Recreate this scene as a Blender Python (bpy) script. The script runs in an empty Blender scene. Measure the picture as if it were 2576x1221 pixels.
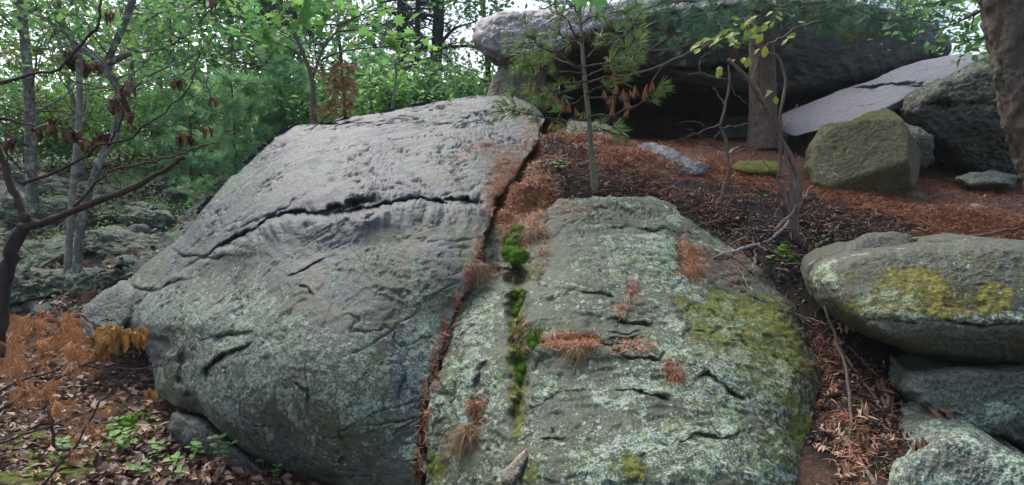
import bpy, math, random
import numpy as np
from mathutils import Vector
from mathutils.bvhtree import BVHTree

# ------------------------------------------------------------------ scene, camera, light
S = bpy.context.scene
COL = S.collection
rnd = random.Random(7)
rs = np.random.RandomState(11)
PW, PH, F = 2576.0, 1221.0, 1648.0           # survey image size and focal length in its pixels
EYE = np.array([0.0, 0.0, 1.6])
PITCH = math.radians(5.0)
FWD = np.array([0, math.cos(PITCH), -math.sin(PITCH)])
UPV = np.array([0, math.sin(PITCH), math.cos(PITCH)])
RGT = np.array([1.0, 0, 0])

cam = bpy.data.cameras.new('camera')
camo = bpy.data.objects.new('camera', cam)
COL.objects.link(camo)
cam.sensor_width = 36.0
cam.lens = 36.0 * F / PW
cam.clip_end = 500
cam.clip_start = 0.05
camo.location = EYE
camo.rotation_euler = (math.radians(90) - PITCH, 0, 0)
S.camera = camo

SUN_EL, SUN_AZ = math.radians(58), math.radians(-35)     # azimuth from +Y towards +X
world = bpy.data.worlds.new('World')
S.world = world
world.use_nodes = True
wn = world.node_tree
wn.nodes.clear()
sky = wn.nodes.new('ShaderNodeTexSky')
sky.sky_type = 'NISHITA'
sky.sun_disc = False
sky.sun_elevation = SUN_EL
sky.sun_rotation = SUN_AZ
sky.air_density = 1.0
sky.dust_density = 4.0
hsv = wn.nodes.new('ShaderNodeHueSaturation')
hsv.inputs['Saturation'].default_value = 0.88
bg = wn.nodes.new('ShaderNodeBackground')
bg.inputs['Strength'].default_value = 0.15
wo = wn.nodes.new('ShaderNodeOutputWorld')
wn.links.new(sky.outputs[0], hsv.inputs['Color'])
wn.links.new(hsv.outputs[0], bg.inputs['Color'])
wn.links.new(bg.outputs[0], wo.inputs['Surface'])

sun = bpy.data.lights.new('sun', 'SUN')
sun.energy = 1.4
sun.angle = math.radians(25)
sun.color = (1.0, 0.98, 0.96)
suno = bpy.data.objects.new('sun', sun)
COL.objects.link(suno)
sd = Vector((math.sin(SUN_AZ) * math.cos(SUN_EL), math.cos(SUN_AZ) * math.cos(SUN_EL), math.sin(SUN_EL)))
suno.rotation_euler = sd.to_track_quat('Z', 'Y').to_euler()
suno.location = sd * 30

S.view_settings.view_transform = 'Standard'
S.view_settings.look = 'None'
S.view_settings.gamma = 1.0
S.view_settings.exposure = 1.1
HAZE = 0.0009
S.view_settings.use_curve_mapping = False
S.render.engine = 'CYCLES'
S.cycles.max_bounces = 6
S.cycles.volume_bounces = 1
S.cycles.diffuse_bounces = 4
S.cycles.transmission_bounces = 4
S.cycles.use_denoising = True
S.cycles.caustics_reflective = False
S.cycles.caustics_refractive = False


def at(px, py, d):
    """World point seen at survey pixel (px, py) at forward distance d (arrays allowed)."""
    px, py, d = np.asarray(px, float), np.asarray(py, float), np.asarray(d, float)
    x = (px - PW / 2) / F * d
    y = (PH / 2 - py) / F * d
    return EYE + x[..., None] * RGT + y[..., None] * UPV + d[..., None] * FWD


def rays(px, py):
    px, py = np.asarray(px, float), np.asarray(py, float)
    return ((px - PW / 2) / F)[..., None] * RGT + ((PH / 2 - py) / F)[..., None] * UPV + FWD


# ------------------------------------------------------------------ noise
_P = np.random.RandomState(3).permutation(256)
_P = np.concatenate([_P, _P, _P])
_G = np.random.RandomState(5).normal(size=(256, 3))
_G /= np.linalg.norm(_G, axis=1)[:, None]


def perlin(p):
    i = np.floor(p).astype(int)
    f = p - i
    i &= 255
    u = f * f * f * (f * (f * 6 - 15) + 10)
    r = 0
    for dx in (0, 1):
        for dy in (0, 1):
            for dz in (0, 1):
                h = _P[_P[_P[(i[:, 0] + dx) & 255] + ((i[:, 1] + dy) & 255)] + ((i[:, 2] + dz) & 255)]
                g = _G[h]
                w = (u[:, 0] if dx else 1 - u[:, 0]) * (u[:, 1] if dy else 1 - u[:, 1]) * (u[:, 2] if dz else 1 - u[:, 2])
                r = r + w * (g[:, 0] * (f[:, 0] - dx) + g[:, 1] * (f[:, 1] - dy) + g[:, 2] * (f[:, 2] - dz))
    return r * 1.5


def fbm(p, scale, octv=5, gain=0.5, ridge=False, off=0.0):
    r, a = 0, 1.0
    q = p * scale + off
    for k in range(octv):
        n = perlin(q)
        if ridge:
            n = 1 - 2 * np.abs(n)
        r = r + a * n
        a *= gain
        q = q * 2.03 + 17.3
    return r


def sstep(a, b, x):
    t = np.clip((x - a) / (b - a), 0, 1)
    return t * t * (3 - 2 * t)


def seg_dist(px, py, poly):
    """Distance to a polyline and signed side (positive = below / right of travel direction)."""
    best = np.full(px.shape, 1e9)
    side = np.zeros(px.shape)
    tt = np.zeros(px.shape)
    n = len(poly) - 1
    for k in range(n):
        (x0, y0), (x1, y1) = poly[k], poly[k + 1]
        dx, dy = x1 - x0, y1 - y0
        L2 = dx * dx + dy * dy + 1e-9
        t = np.clip(((px - x0) * dx + (py - y0) * dy) / L2, 0, 1)
        d = np.hypot(px - x0 - t * dx, py - y0 - t * dy)
        m = d < best
        best = np.where(m, d, best)
        side = np.where(m, np.sign(dx * (py - y0) - dy * (px - x0)), side)
        tt = np.where(m, (k + t) / n, tt)
    return best, side, tt


def rbf(ctrl, smooth=1e-3):
    c = np.array(ctrl, float)
    P, V = c[:, :2] / 1000.0, c[:, 2]
    n = len(P)
    R = np.linalg.norm(P[:, None] - P[None], axis=2)
    K = np.where(R > 0, R * R * np.log(R + 1e-12), 0) + smooth * np.eye(n)
    Q = np.hstack([np.ones((n, 1)), P])
    A = np.block([[K, Q], [Q.T, np.zeros((3, 3))]])
    w = np.linalg.solve(A, np.concatenate([V, np.zeros(3)]))

    def f(px, py):
        q = np.stack([px, py], -1).reshape(-1, 2) / 1000.0
        out = np.empty(len(q))
        for s in range(0, len(q), 40000):
            b = q[s:s + 40000]
            R = np.linalg.norm(b[:, None] - P[None], axis=2)
            out[s:s + 40000] = np.where(R > 0, R * R * np.log(R + 1e-12), 0) @ w[:n] + w[n] + b @ w[n + 1:]
        return out.reshape(np.shape(px))
    return f


# ------------------------------------------------------------------ meshes and objects
BASE = {}


def make_mesh(name, V, T=None, Q=None, attrs=None, smooth=True, mat=None):
    me = bpy.data.meshes.new(name)
    V = np.asarray(V, np.float32)
    T = np.zeros((0, 3), int) if T is None else np.asarray(T, int).reshape(-1, 3)
    Q = np.zeros((0, 4), int) if Q is None else np.asarray(Q, int).reshape(-1, 4)
    nt, nq = len(T), len(Q)
    me.vertices.add(len(V))
    me.vertices.foreach_set('co', V.ravel())
    me.loops.add(nt * 3 + nq * 4)
    me.loops.foreach_set('vertex_index', np.concatenate([T.ravel(), Q.ravel()]).astype(np.int32))
    me.polygons.add(nt + nq)
    st = np.concatenate([np.arange(nt) * 3, nt * 3 + np.arange(nq) * 4]).astype(np.int32)
    me.polygons.foreach_set('loop_start', st)
    me.polygons.foreach_set('use_smooth', np.full(nt + nq, smooth))
    for k, a in (attrs or {}).items():
        at_ = me.attributes.new(k, 'FLOAT', 'POINT')
        at_.data.foreach_set('value', np.asarray(a, np.float32))
    me.update(calc_edges=True)
    if mat is not None:
        me.materials.append(mat)
    return me


def link(name, me, loc, parent=None):
    o = bpy.data.objects.new(name, me)
    COL.objects.link(o)
    loc = np.asarray(loc, float)
    BASE[o.name] = loc
    if parent is not None:
        o.parent = parent
        o.location = loc - BASE[parent.name]
    else:
        o.location = loc
    return o


def tag(o, label=None, cat=None, group=None, kind=None):
    if label: o['label'] = label
    if cat: o['category'] = cat
    if group: o['group'] = group
    if kind: o['kind'] = kind
    return o


def solid(name, V, T=None, Q=None, mat=None, parent=None, base=None, attrs=None, smooth=True):
    """One mesh object from world-space vertices."""
    V = np.asarray(V, float)
    if base is None:
        base = BASE[parent.name] if parent is not None else np.array([*V[:, :2].mean(0), V[:, 2].min()])
    return link(name, make_mesh(name, V - base, T, Q, attrs, smooth, mat), base, parent)


def empty(name, loc, label, cat, group=None):
    o = link(name, None, loc)
    o.empty_display_size = 0.1
    return tag(o, label, cat, group)


def tube(pts, rad, n=8, bump=0.0):
    """Swept tube through pts with radii; returns V, Q, T (caps)."""
    P = np.asarray(pts, float)
    R = np.broadcast_to(np.asarray(rad, float), (len(P),)).copy()
    tan = np.gradient(P, axis=0)
    tan /= np.linalg.norm(tan, axis=1)[:, None] + 1e-9
    a = np.array([0, 0, 1.0]) if abs(tan[0, 2]) < 0.8 else np.array([1.0, 0, 0])
    nrm = np.cross(tan[0], a)
    nrm /= np.linalg.norm(nrm)
    ang = np.arange(n) / n * 2 * np.pi
    rings = []
    for k in range(len(P)):
        nrm = nrm - tan[k] * (nrm @ tan[k])
        nrm /= np.linalg.norm(nrm) + 1e-9
        b = np.cross(tan[k], nrm)
        r = R[k] * (1 + (bump * rs.normal(size=n) if bump else 0))
        rings.append(P[k] + (np.cos(ang) * r)[:, None] * nrm + (np.sin(ang) * r)[:, None] * b)
    V = np.concatenate(rings + [P[-1:] + tan[-1:] * R[-1] * .5, P[:1]])
    m = len(P)
    i = (np.arange(m - 1)[:, None] * n + np.arange(n)[None]).ravel()
    j = (np.arange(m - 1)[:, None] * n + (np.arange(n)[None] + 1) % n).ravel()
    Q = np.stack([i, j, j + n, i + n], 1)
    e = (m - 1) * n
    T = [(e + k, e + (k + 1) % n, m * n) for k in range(n)] + [((k + 1) % n, k, m * n + 1) for k in range(n)]
    return V, Q, np.array(T)


class Bag:
    """Collects geometry into one mesh."""
    def __init__(self):
        self.V, self.T, self.Q, self.A, self.n = [], [], [], [], 0

    def add(self, V, T=None, Q=None, a=0.5):
        V = np.asarray(V, float)
        self.V.append(V)
        if T is not None and len(T): self.T.append(np.asarray(T) + self.n)
        if Q is not None and len(Q): self.Q.append(np.asarray(Q) + self.n)
        self.A.append(np.broadcast_to(np.asarray(a, float), (len(V),)))
        self.n += len(V)

    def tube(self, pts, rad, n=6, a=0.5, bump=0.0):
        V, Q, T = tube(pts, rad, n, bump)
        self.add(V, T, Q, a)

    def scatter(self, tv, tt, pos, X, Y, Z, a=None):
        """Copies of template (tv, tt) at pos with axis frames X, Y, Z (already scaled)."""
        N, k = len(pos), len(tv)
        if N == 0: return
        V = pos[:, None] + tv[None, :, :1] * X[:, None] + tv[None, :, 1:2] * Y[:, None] + tv[None, :, 2:] * Z[:, None]
        T = (np.arange(N)[:, None, None] * k + np.asarray(tt)[None]).reshape(-1, 3)
        a = np.full(N, .5) if a is None else a
        self.add(V.reshape(-1, 3), T, None, np.repeat(a, k))

    def build(self, name, mat, parent=None, base=None, smooth=True):
        T = np.concatenate(self.T) if self.T else None
        Q = np.concatenate(self.Q) if self.Q else None
        return solid(name, np.concatenate(self.V), T, Q, mat, parent, base, {'rnd': np.concatenate(self.A)}, smooth)


def frames(N, up_bias=0.0, up=np.array([0, 0, 1.0]), r=None):
    """Random orthonormal frames whose Z leans to 'up' by up_bias."""
    r = r or rs
    z = r.normal(size=(N, 3)) + up_bias * np.broadcast_to(up, (N, 3))
    z /= np.linalg.norm(z, axis=1)[:, None]
    x = r.normal(size=(N, 3))
    x -= z * (x * z).sum(1)[:, None]
    x /= np.linalg.norm(x, axis=1)[:, None]
    return x, np.cross(z, x), z


def frames_dir(D, r=None):
    """Frames whose Y points along D."""
    r = r or rs
    y = D / (np.linalg.norm(D, axis=1)[:, None] + 1e-9)
    x = np.cross(y, r.normal(size=y.shape))
    x /= np.linalg.norm(x, axis=1)[:, None] + 1e-9
    return x, y, np.cross(x, y)


def smooth_line(pts, n):
    """Catmull-Rom resampling of a polyline of (x, y[, z]) points."""
    p = np.asarray(pts, float)
    if len(p) < 3:
        t = np.linspace(0, 1, n)[:, None]
        return p[0] * (1 - t) + p[-1] * t
    q = np.concatenate([[2 * p[0] - p[1]], p, [2 * p[-1] - p[-2]]])
    u = np.linspace(0, len(p) - 1 - 1e-6, n)
    i = u.astype(int)
    f = (u - i)[:, None]
    a, b, c, d = q[i], q[i + 1], q[i + 2], q[i + 3]
    return .5 * (2 * b + (c - a) * f + (2 * a - 5 * b + 4 * c - d) * f ** 2 + (3 * b - a - 3 * c + d) * f ** 3)


# ------------------------------------------------------------------ materials
class MatB:
    def __init__(self, name):
        self.m = bpy.data.materials.new(name)
        self.m.use_nodes = True
        self.t = self.m.node_tree
        self.t.nodes.clear()
        self.out = self.N('ShaderNodeOutputMaterial')

    def N(self, typ, **kw):
        n = self.t.nodes.new(typ)
        for k, v in kw.items():
            setattr(n, k, v)
        return n

    def L(self, a, b):
        self.t.links.new(a, b)

    def put(self, sock, v):
        if hasattr(v, 'is_output'): self.L(v, sock)
        else: sock.default_value = v

    def noise(self, vec, scale, detail=4, rough=.55, dist=0.0, out='Fac'):
        n = self.N('ShaderNodeTexNoise')
        self.L(vec, n.inputs['Vector'])
        n.inputs['Scale'].default_value = scale
        n.inputs['Detail'].default_value = detail
        n.inputs['Roughness'].default_value = rough
        n.inputs['Distortion'].default_value = dist
        return n.outputs[out]

    def math(self, op, a, b=0.0, c=None):
        n = self.N('ShaderNodeMath', operation=op)
        self.put(n.inputs[0], a)
        self.put(n.inputs[1], b)
        if c is not None: self.put(n.inputs[2], c)
        return n.outputs[0]

    def step(self, x, a, b):
        n = self.N('ShaderNodeMapRange', interpolation_type='SMOOTHSTEP')
        self.put(n.inputs[0], x)
        self.put(n.inputs[1], a)
        self.put(n.inputs[2], b)
        return n.outputs[0]

    def ramp(self, x, *stops):
        n = self.N('ShaderNodeValToRGB')
        self.L(x, n.inputs[0])
        e = n.color_ramp.elements
        while len(e) < len(stops): e.new(.5)
        for k, (p, c) in enumerate(stops):
            e[k].position = p
            e[k].color = (*c, 1)
        return n.outputs[0]

    def mix(self, f, a, b, blend='MIX'):
        n = self.N('ShaderNodeMix', data_type='RGBA', blend_type=blend)
        self.put(n.inputs[0], f)
        for s, v in ((n.inputs[6], a), (n.inputs[7], b)):
            if hasattr(v, 'is_output'): self.L(v, s)
            else: s.default_value = (*v, 1)
        return n.outputs[2]

    def attr(self, name):
        return self.N('ShaderNodeAttribute', attribute_name=name).outputs['Fac']

    def coord(self, scale=None, which='Object'):
        c = self.N('ShaderNodeTexCoord').outputs[which]
        if scale is None: return c
        m = self.N('ShaderNodeMapping')
        m.inputs['Scale'].default_value = scale
        self.L(c, m.inputs['Vector'])
        return m.outputs[0]

    def bump(self, h, strength=.5, dist=.01, nrm=None):
        b = self.N('ShaderNodeBump')
        b.inputs['Strength'].default_value = strength
        b.inputs['Distance'].default_value = dist
        self.L(h, b.inputs['Height'])
        if nrm is not None: self.L(nrm, b.inputs['Normal'])
        return b.outputs[0]

    def done(self, col, rough=.8, nrm=None, spec=.3, trans=0.0, tcol=None):
        p = self.N('ShaderNodeBsdfPrincipled')
        self.put(p.inputs['Base Color'], col if hasattr(col, 'is_output') else (*col, 1))
        self.put(p.inputs['Roughness'], rough)
        p.inputs['Specular IOR Level'].default_value = spec
        if nrm is not None: self.L(nrm, p.inputs['Normal'])
        s = p.outputs[0]
        if trans:
            tr = self.N('ShaderNodeBsdfTranslucent')
            c = tcol if tcol is not None else col
            self.put(tr.inputs['Color'], c if hasattr(c, 'is_output') else (*c, 1))
            mx = self.N('ShaderNodeMixShader')
            mx.inputs[0].default_value = trans
            self.L(s, mx.inputs[1])
            self.L(tr.outputs[0], mx.inputs[2])
            s = mx.outputs[0]
        self.L(s, self.out.inputs[0])
        return self.m


def rock_mat(name, dark=(.045, .05, .05), mid=(.13, .14, .145), light=(.25, .26, .27), lich=(.36, .45, .36), lich2=(.21, .29, .19),
             bias=0.0, rough=.55, layer=(1, 1, 1), moss_a=(.07, .09, .012), moss_b=(.17, .19, .03), spec=.4):
    b = MatB(name)
    v = b.coord()
    vl = b.coord(layer)
    L, M, D = b.attr('lich'), b.attr('moss'), b.attr('stain_shade')
    n1 = b.noise(vl, 2.6, 10, .68, .3)
    n2 = b.noise(vl, 24, 6, .72)
    n3 = b.noise(v, 150, 3, .6)
    base = b.ramp(b.math('ADD', b.math('MULTIPLY', n1, .5), b.math('MULTIPLY', n2, .5)), (.36, dark), (.5, mid), (.66, light))
    base = b.mix(b.math('MULTIPLY', b.step(b.noise(vl, 1.1, 7, .7, 1.2), .46, .62), .55), base, dark)
    base = b.mix(b.step(n3, .57, .63), base, light)
    gr = b.noise(v, 85, 2, .6)
    base = b.mix(b.step(gr, .5, .62), base, b.mix(.6, base, light))
    base = b.mix(b.step(gr, .47, .38), base, b.mix(.65, base, dark))
    base = b.mix(b.math('MULTIPLY', b.step(n3, .43, .37), .85), base, dark)
    base = b.mix(b.math('MULTIPLY', D, .85), base, (.03, .031, .026))  # real stains, plus shade painted into cracks and sheltered rocks
    # greenish brown film of algae and dust
    base = b.mix(b.math('MULTIPLY', b.attr('film'), b.step(b.noise(v, 1.7, 6, .65, .6), .3, .62)), base, b.mix(n2, (.028, .036, .014), (.115, .13, .065)))
    spk = b.math('MULTIPLY', b.step(b.noise(v, 30, 6, .78, .4), .54, .6), b.step(b.noise(v, 3.1, 5, .6), .44, .56))
    base = b.mix(b.math('MULTIPLY', spk, .75), base, (.026, .027, .025))
    # lichen crusts: discrete ragged rosettes, thicker where patches gather
    wob = b.N('ShaderNodeVectorMath', operation='MULTIPLY_ADD')
    b.L(b.noise(v, 70, 3, .65, 0, 'Color'), wob.inputs[0])
    wob.inputs[1].default_value = (.022,) * 3
    b.L(v, wob.inputs[2])
    wv = wob.outputs[0]
    a = b.noise(v, 5.5, 8, .7, .6)
    g = b.noise(v, 130, 3, .7)
    p = b.step(b.math('ADD', a, b.math('MULTIPLY_ADD', L, .52, -.26 + bias)), .42, .63)
    def spots(scale, r0, r1, share):
        vo = b.N('ShaderNodeTexVoronoi', feature='F1')
        b.L(wv, vo.inputs['Vector'])
        vo.inputs['Scale'].default_value = scale
        sep = b.N('ShaderNodeSeparateColor')
        b.L(vo.outputs['Color'], sep.inputs[0])
        here = b.math('LESS_THAN', sep.outputs[0], b.math('MULTIPLY', p, share))
        return b.math('MULTIPLY', here, b.step(vo.outputs['Distance'], r0, r1)), sep.outputs[1]
    m1, c1 = spots(30, .62, .48, .95)
    m2, c2 = spots(75, .6, .42, .9)
    m3, c3 = spots(11, .62, .52, .38)
    hole = b.step(b.noise(v, 90, 4, .75, .4), .37, .47)
    mask = b.math('MULTIPLY', b.math('MAXIMUM', b.math('MAXIMUM', m1, m2), m3), hole)
    lc = b.mix(b.step(b.math('ADD', b.math('MULTIPLY', b.noise(v, 3.5, 4, .6), .7), b.math('MULTIPLY', c1, .3)), .38, .62), lich, lich2)
    lc = b.mix(b.math('MULTIPLY', c2, .35), lc, (.5, .56, .47))
    lc = b.mix(b.math('MULTIPLY', b.step(g, .5, .36), .6), lc, (.12, .16, .10))
    col = b.mix(b.math('MULTIPLY', mask, .9), base, lc)
    f = b.noise(v, 48, 6, .75, .3)
    # moss / algae film
    mm = b.step(b.math('ADD', b.math('ADD', b.math('MULTIPLY', b.noise(v, 8, 8, .75, .5), 1.0), b.math('MULTIPLY', f, .55)),
                       b.math('SUBTRACT', b.math('MULTIPLY', M, .55), 1.11)), -.01, .035)
    mcol = b.mix(b.step(n2, .38, .62), moss_a, moss_b)
    col = b.mix(b.math('MULTIPLY', mm, b.math('SUBTRACT', .9, b.math('MULTIPLY', mask, .55))), col, mcol)
    h = b.math('ADD', b.math('ADD', b.math('MULTIPLY', b.noise(vl, 62, 4, .7), .35), b.math('MULTIPLY', n3, .5)), b.math('MULTIPLY', b.noise(v, 320, 2, .6), .25))
    h = b.math('ADD', h, b.math('MULTIPLY', mask, b.math('MULTIPLY_ADD', g, 1.0, .3)))
    h = b.math('ADD', h, b.math('MULTIPLY', mm, b.math('MULTIPLY_ADD', f, 1.2, .3)))
    r = b.math('ADD', rough - .12, b.math('MULTIPLY', b.math('MAXIMUM', mask, mm), .35))
    r = b.math('ADD', r, b.math('MULTIPLY', n2, .22))
    return b.done(col, r, b.bump(h, 1.0, .010), spec)


def bark_mat(name, a, c, scale=1.0, lich=0.0, lcol=(.3, .34, .27)):
    b = MatB(name)
    v = b.coord((14 * scale, 14 * scale, 2.6 * scale))
    vo = b.coord()
    n = b.noise(v, 2.2, 8, .7, .6)
    n2 = b.noise(vo, 60 * scale, 4, .65)
    col = b.ramp(n, (.32, a), (.62, c))
    col = b.mix(b.math('MULTIPLY', b.step(n2, .35, .6), .35), col, c)
    if lich:
        col = b.mix(b.math('MULTIPLY', b.step(b.noise(vo, 9 * scale, 6, .7), .62 - lich * .2, .68 - lich * .2), .8), col, lcol)
    h = b.math('ADD', n, b.math('MULTIPLY', n2, .3))
    return b.done(col, .85, b.bump(h, 1.0, .02 / scale), .2)


def leaf_mat(name, stops, rough=.5, trans=.35, spec=.35, tboost=1.0):
    """Colour from the per-leaf attribute rnd plus a per-object random."""
    b = MatB(name)
    r = b.attr('rnd')
    oi = b.N('ShaderNodeObjectInfo').outputs['Random']
    x = b.math('FRACT', b.math('ADD', r, b.math('MULTIPLY', oi, .7)))
    n = b.noise(b.coord(), 30, 3, .6)
    x2 = b.math('ADD', x, b.math('MULTIPLY', b.math('SUBTRACT', n, .5), .3))
    col = b.ramp(x2, *stops)
    t = b.mix(.5, col, (min(1, tboost), min(1, tboost), .25), 'MULTIPLY') if tboost != 1.0 else col
    return b.done(col, rough, None, spec, trans, t)
# ------------------------------------------------------------------ terrain
TP = [  # survey pixel, distance
    (100, 1221, 3.3), (300, 1200, 3.5), (600, 1200, 3.7), (450, 1090, 4.2), (100, 1000, 4.6), (300, 960, 5.0), (-300, 1000, 4.6),
    (150, 830, 6.2), (300, 800, 6.4), (60, 760, 7.5), (150, 660, 9), (300, 630, 8.8), (250, 530, 11.3), (400, 560, 10), (520, 470, 11.5),
    (420, 445, 14), (100, 455, 14), (250, 405, 16.5), (420, 368, 18), (610, 445, 12.5), (-300, 420, 16), (-400, 700, 8.5),
    (1330, 365, 6.4), (1360, 430, 5.6), (1315, 470, 5.05), (1310, 520, 4.72), (1300, 570, 4.5), (1305, 462, 4.83), (1335, 410, 5.4), (1362, 345, 6.02), (1268, 515, 4.48), (1450, 475, 5.0), (1600, 478, 5.05),
    (1700, 405, 6.0), (1600, 365, 7.2), (1800, 362, 7.4), (1910, 372, 7.5), (1800, 480, 5.25), (1800, 560, 4.8), (1900, 625, 4.45),
    (1980, 690, 4.25), (2030, 770, 4.0), (2000, 450, 5.9), (2100, 560, 4.95), (2300, 560, 4.9), (2450, 500, 5.8), (2560, 580, 4.9),
    (2350, 455, 6.7), (2560, 470, 6.6), (2800, 500, 6.2), (1700, 352, 9.5), (2100, 352, 9.5),
    (2090, 900, 3.72), (2200, 990, 3.4), (2130, 1060, 3.2), (2160, 1110, 3.0), (2300, 1140, 2.85), (2150, 1215, 2.75),
    (2600, 900, 3.9), (2600, 1080, 3.6), (2700, 1200, 3.0),
]
TW = [  # world points
    (0, 0, -.05), (-2, 0, -.05), (2, 0, -.1), (0, 1.8, -.15), (2, 1.5, -.1), (-2, 1.8, 0.0), (-.8, 4.4, .1), (-.4, 5.2, .6), (-.9, 5.6, .9),
    (.4, 3.6, .0), (.9, 3.8, .3), (.2, 4.5, .75), (-.1, 6.2, 1.45), (-1, 8, 1.5), (0, 9, 1.9), (1, 9.5, 2.1), (-1.5, 10, 2.0), (-1, 13, 2.4), (1, 13, 2.5),
    (4, 12, 2.4), (8, 9, 2.2), (8, 4, 1.2), (-8, 4, .1), (-9, 10, 1.6), (-12, 20, 3.0), (0, 20, 3.0), (12, 20, 3.2), (-20, 8, 1.6),
    (20, 8, 2.0), (0, 40, 3.2), (-35, 40, 3.4), (35, 40, 3.4), (0, 90, 3.5), (-80, 60, 3.5), (80, 60, 3.5), (-40, -5, 0), (40, -5, .3), (0, -30, -1)]
_t = np.concatenate([at(*np.array(TP, float).T), np.array(TW, float)])
_tx, _tz = _t[:, :2], _t[:, 2]
_K = np.linalg.norm(_tx[:, None] - _tx[None], axis=2)
_A = np.block([[-_K + .01 * np.eye(len(_tx)), np.ones((len(_tx), 1))], [np.ones((1, len(_tx))), np.zeros((1, 1))]])
_w = np.linalg.solve(_A, np.concatenate([_tz, [0]]))


SOIL = [(*at(1390, 430, 5.5)[:2], .4), (*at(1850, 550, 4.8)[:2], .5), (*at(2060, 570, 4.8)[:2], .5), (*at(2000, 640, 4.4)[:2], .4)]


def ground(x, y, rough=True):
    p = np.stack([np.asarray(x, float).ravel(), np.asarray(y, float).ravel()], 1)
    z = np.empty(len(p))
    for s in range(0, len(p), 50000):
        b = p[s:s + 50000]
        z[s:s + 50000] = -np.linalg.norm(b[:, None] - _tx[None], axis=2) @ _w[:-1] + _w[-1]
    if rough:
        q = np.concatenate([p, np.zeros((len(p), 1))], 1)
        left = sstep(-.8, -2.2, p[:, 0]) * sstep(5.5, 7.5, p[:, 1]) * sstep(22, 15, p[:, 1])
        soil = np.zeros(len(p))
        for (sx, sy, sr) in SOIL: soil = np.maximum(soil, np.exp(-((p[:, 0] - sx) ** 2 + (p[:, 1] - sy) ** 2) / sr ** 2))
        z = z + .025 * fbm(q, 1.7, 4) + soil * (.045 * fbm(q, 5, 4, .6)) + left * (.16 * fbm(q, 1.1, 6, .58, True) + .10 * np.round(fbm(q, 1.3, 3) * 3) / 3 - .03) + .006 * fbm(q, 14, 3)
    return z.reshape(np.shape(x))


def axis(lo, hi, fine_lo, fine_hi, step, grow=1.12):
    a = list(np.arange(fine_lo, fine_hi, step))
    s = step
    while a[-1] < hi: s *= grow; a.append(a[-1] + s)
    s = step
    while a[0] > lo: s *= grow; a.insert(0, a[0] - s)
    return np.array(a)


gx, gy = axis(-90, 90, -5.5, 4.2, .035), axis(-30, 120, 2.4, 9, .035)
GX, GY = np.meshgrid(gx, gy)
GZ = ground(GX, GY)
nx, ny = len(gx), len(gy)
_i = (np.arange(ny - 1)[:, None] * nx + np.arange(nx - 1)[None]).ravel()
gQ = np.stack([_i, _i + 1, _i + nx + 1, _i + nx], 1)
gV = np.stack([GX, GY, GZ], -1).reshape(-1, 3)


def blobs(px, py, L):
    r = np.zeros(np.shape(px))
    for (cx, cy, rx, ry, a) in L:
        r = r + a * np.exp(-(((px - cx) / rx) ** 2 + ((py - cy) / ry) ** 2))
    return r


def pix(V):
    """Survey pixel of world points."""
    q = V - EYE
    d = q @ FWD
    d = np.where(np.abs(d) < 1e-3, 1e-3, d)
    return PW / 2 + F * (q @ RGT) / d, PH / 2 - F * (q @ UPV) / d, d


_gq = np.concatenate([gV[:, :2], np.zeros((len(gV), 1))], 1)
_x, _y = gV[:, 0], gV[:, 1]


def wblob(x, y, L):
    r = np.zeros(np.shape(x))
    for (px, py, d, rx, ry, a) in L:
        c = at(px, py, d)
        r = r + a * np.exp(-(((x - c[0]) / rx) ** 2 + ((y - c[1]) / ry) ** 2))
    return r


g_rock = sstep(-.9, -1.8, _x) * sstep(6.4, 7.6, _y) * sstep(24, 16, _y) * (.55 + .8 * fbm(_gq, .9, 4)) * 1.5
g_moss = wblob(_x, _y, [(120, 1160, 3.6, .28, .3, 1.2), (330, 1060, 4.2, .16, .2, 1.3), (60, 1080, 4.0, .2, .2, .6), (430, 380, 17, 3, 3, .5)])
SOILB = [(1390, 430, 5.5, .3, .55, 1.5), (1900, 560, 4.8, .75, .5, 1.5), (2100, 575, 4.8, .6, .4, 1.4), (2050, 640, 4.4, .5, .5, 1.5), (1760, 520, 5.1, .5, .25, 1.0),
         (1480, 455, 5.1, .3, .2, .9), (480, 1120, 4.0, .35, .4, .5), (2230, 950, 3.4, .4, .5, 1.3), (2150, 1120, 3.0, .25, .3, .9), (1850, 375, 7.2, .6, .3, .8)]
g_soil = wblob(_x, _y, SOILB)
g_orange = wblob(_x, _y, [(1330, 500, 4.8, .3, .6, 1.0), (1650, 420, 5.8, 1.2, .7, 1.0), (2350, 545, 5.0, .9, .4, .9), (2200, 500, 5.6, .8, .4, .5), (1800, 440, 5.6, .8, .5, .5)])

b = MatB('forest_ground')
v = b.coord()
n1, n2, n3 = b.noise(v, 2.5, 8, .7, .4), b.noise(v, 35, 6, .75, .8), b.noise(v, 120, 4, .7)
leafc = b.ramp(b.math('ADD', b.math('MULTIPLY', n2, .6), b.math('MULTIPLY', n3, .4)), (.36, (.022, .013, .01)), (.48, (.075, .04, .026)), (.58, (.15, .085, .055)), (.68, (.27, .18, .13)))
orange = b.ramp(n3, (.35, (.05, .02, .011)), (.5, (.15, .055, .026)), (.68, (.27, .11, .05)))
col = b.mix(b.math('MULTIPLY', b.attr('orange'), .8), leafc, orange)
soil = b.ramp(n2, (.35, (.006, .005, .005)), (.65, (.026, .018, .015)))
col = b.mix(b.step(b.math('ADD', b.attr('soil'), b.math('MULTIPLY', b.math('SUBTRACT', n1, .5), 1.6)), .3, .75), col, soil)
rockc = b.ramp(b.math('ADD', b.math('MULTIPLY', n1, .5), b.math('MULTIPLY', n2, .5)), (.38, (.04, .045, .035)), (.5, (.13, .145, .12)), (.6, (.27, .31, .25)), (.7, (.42, .46, .4)))
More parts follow.
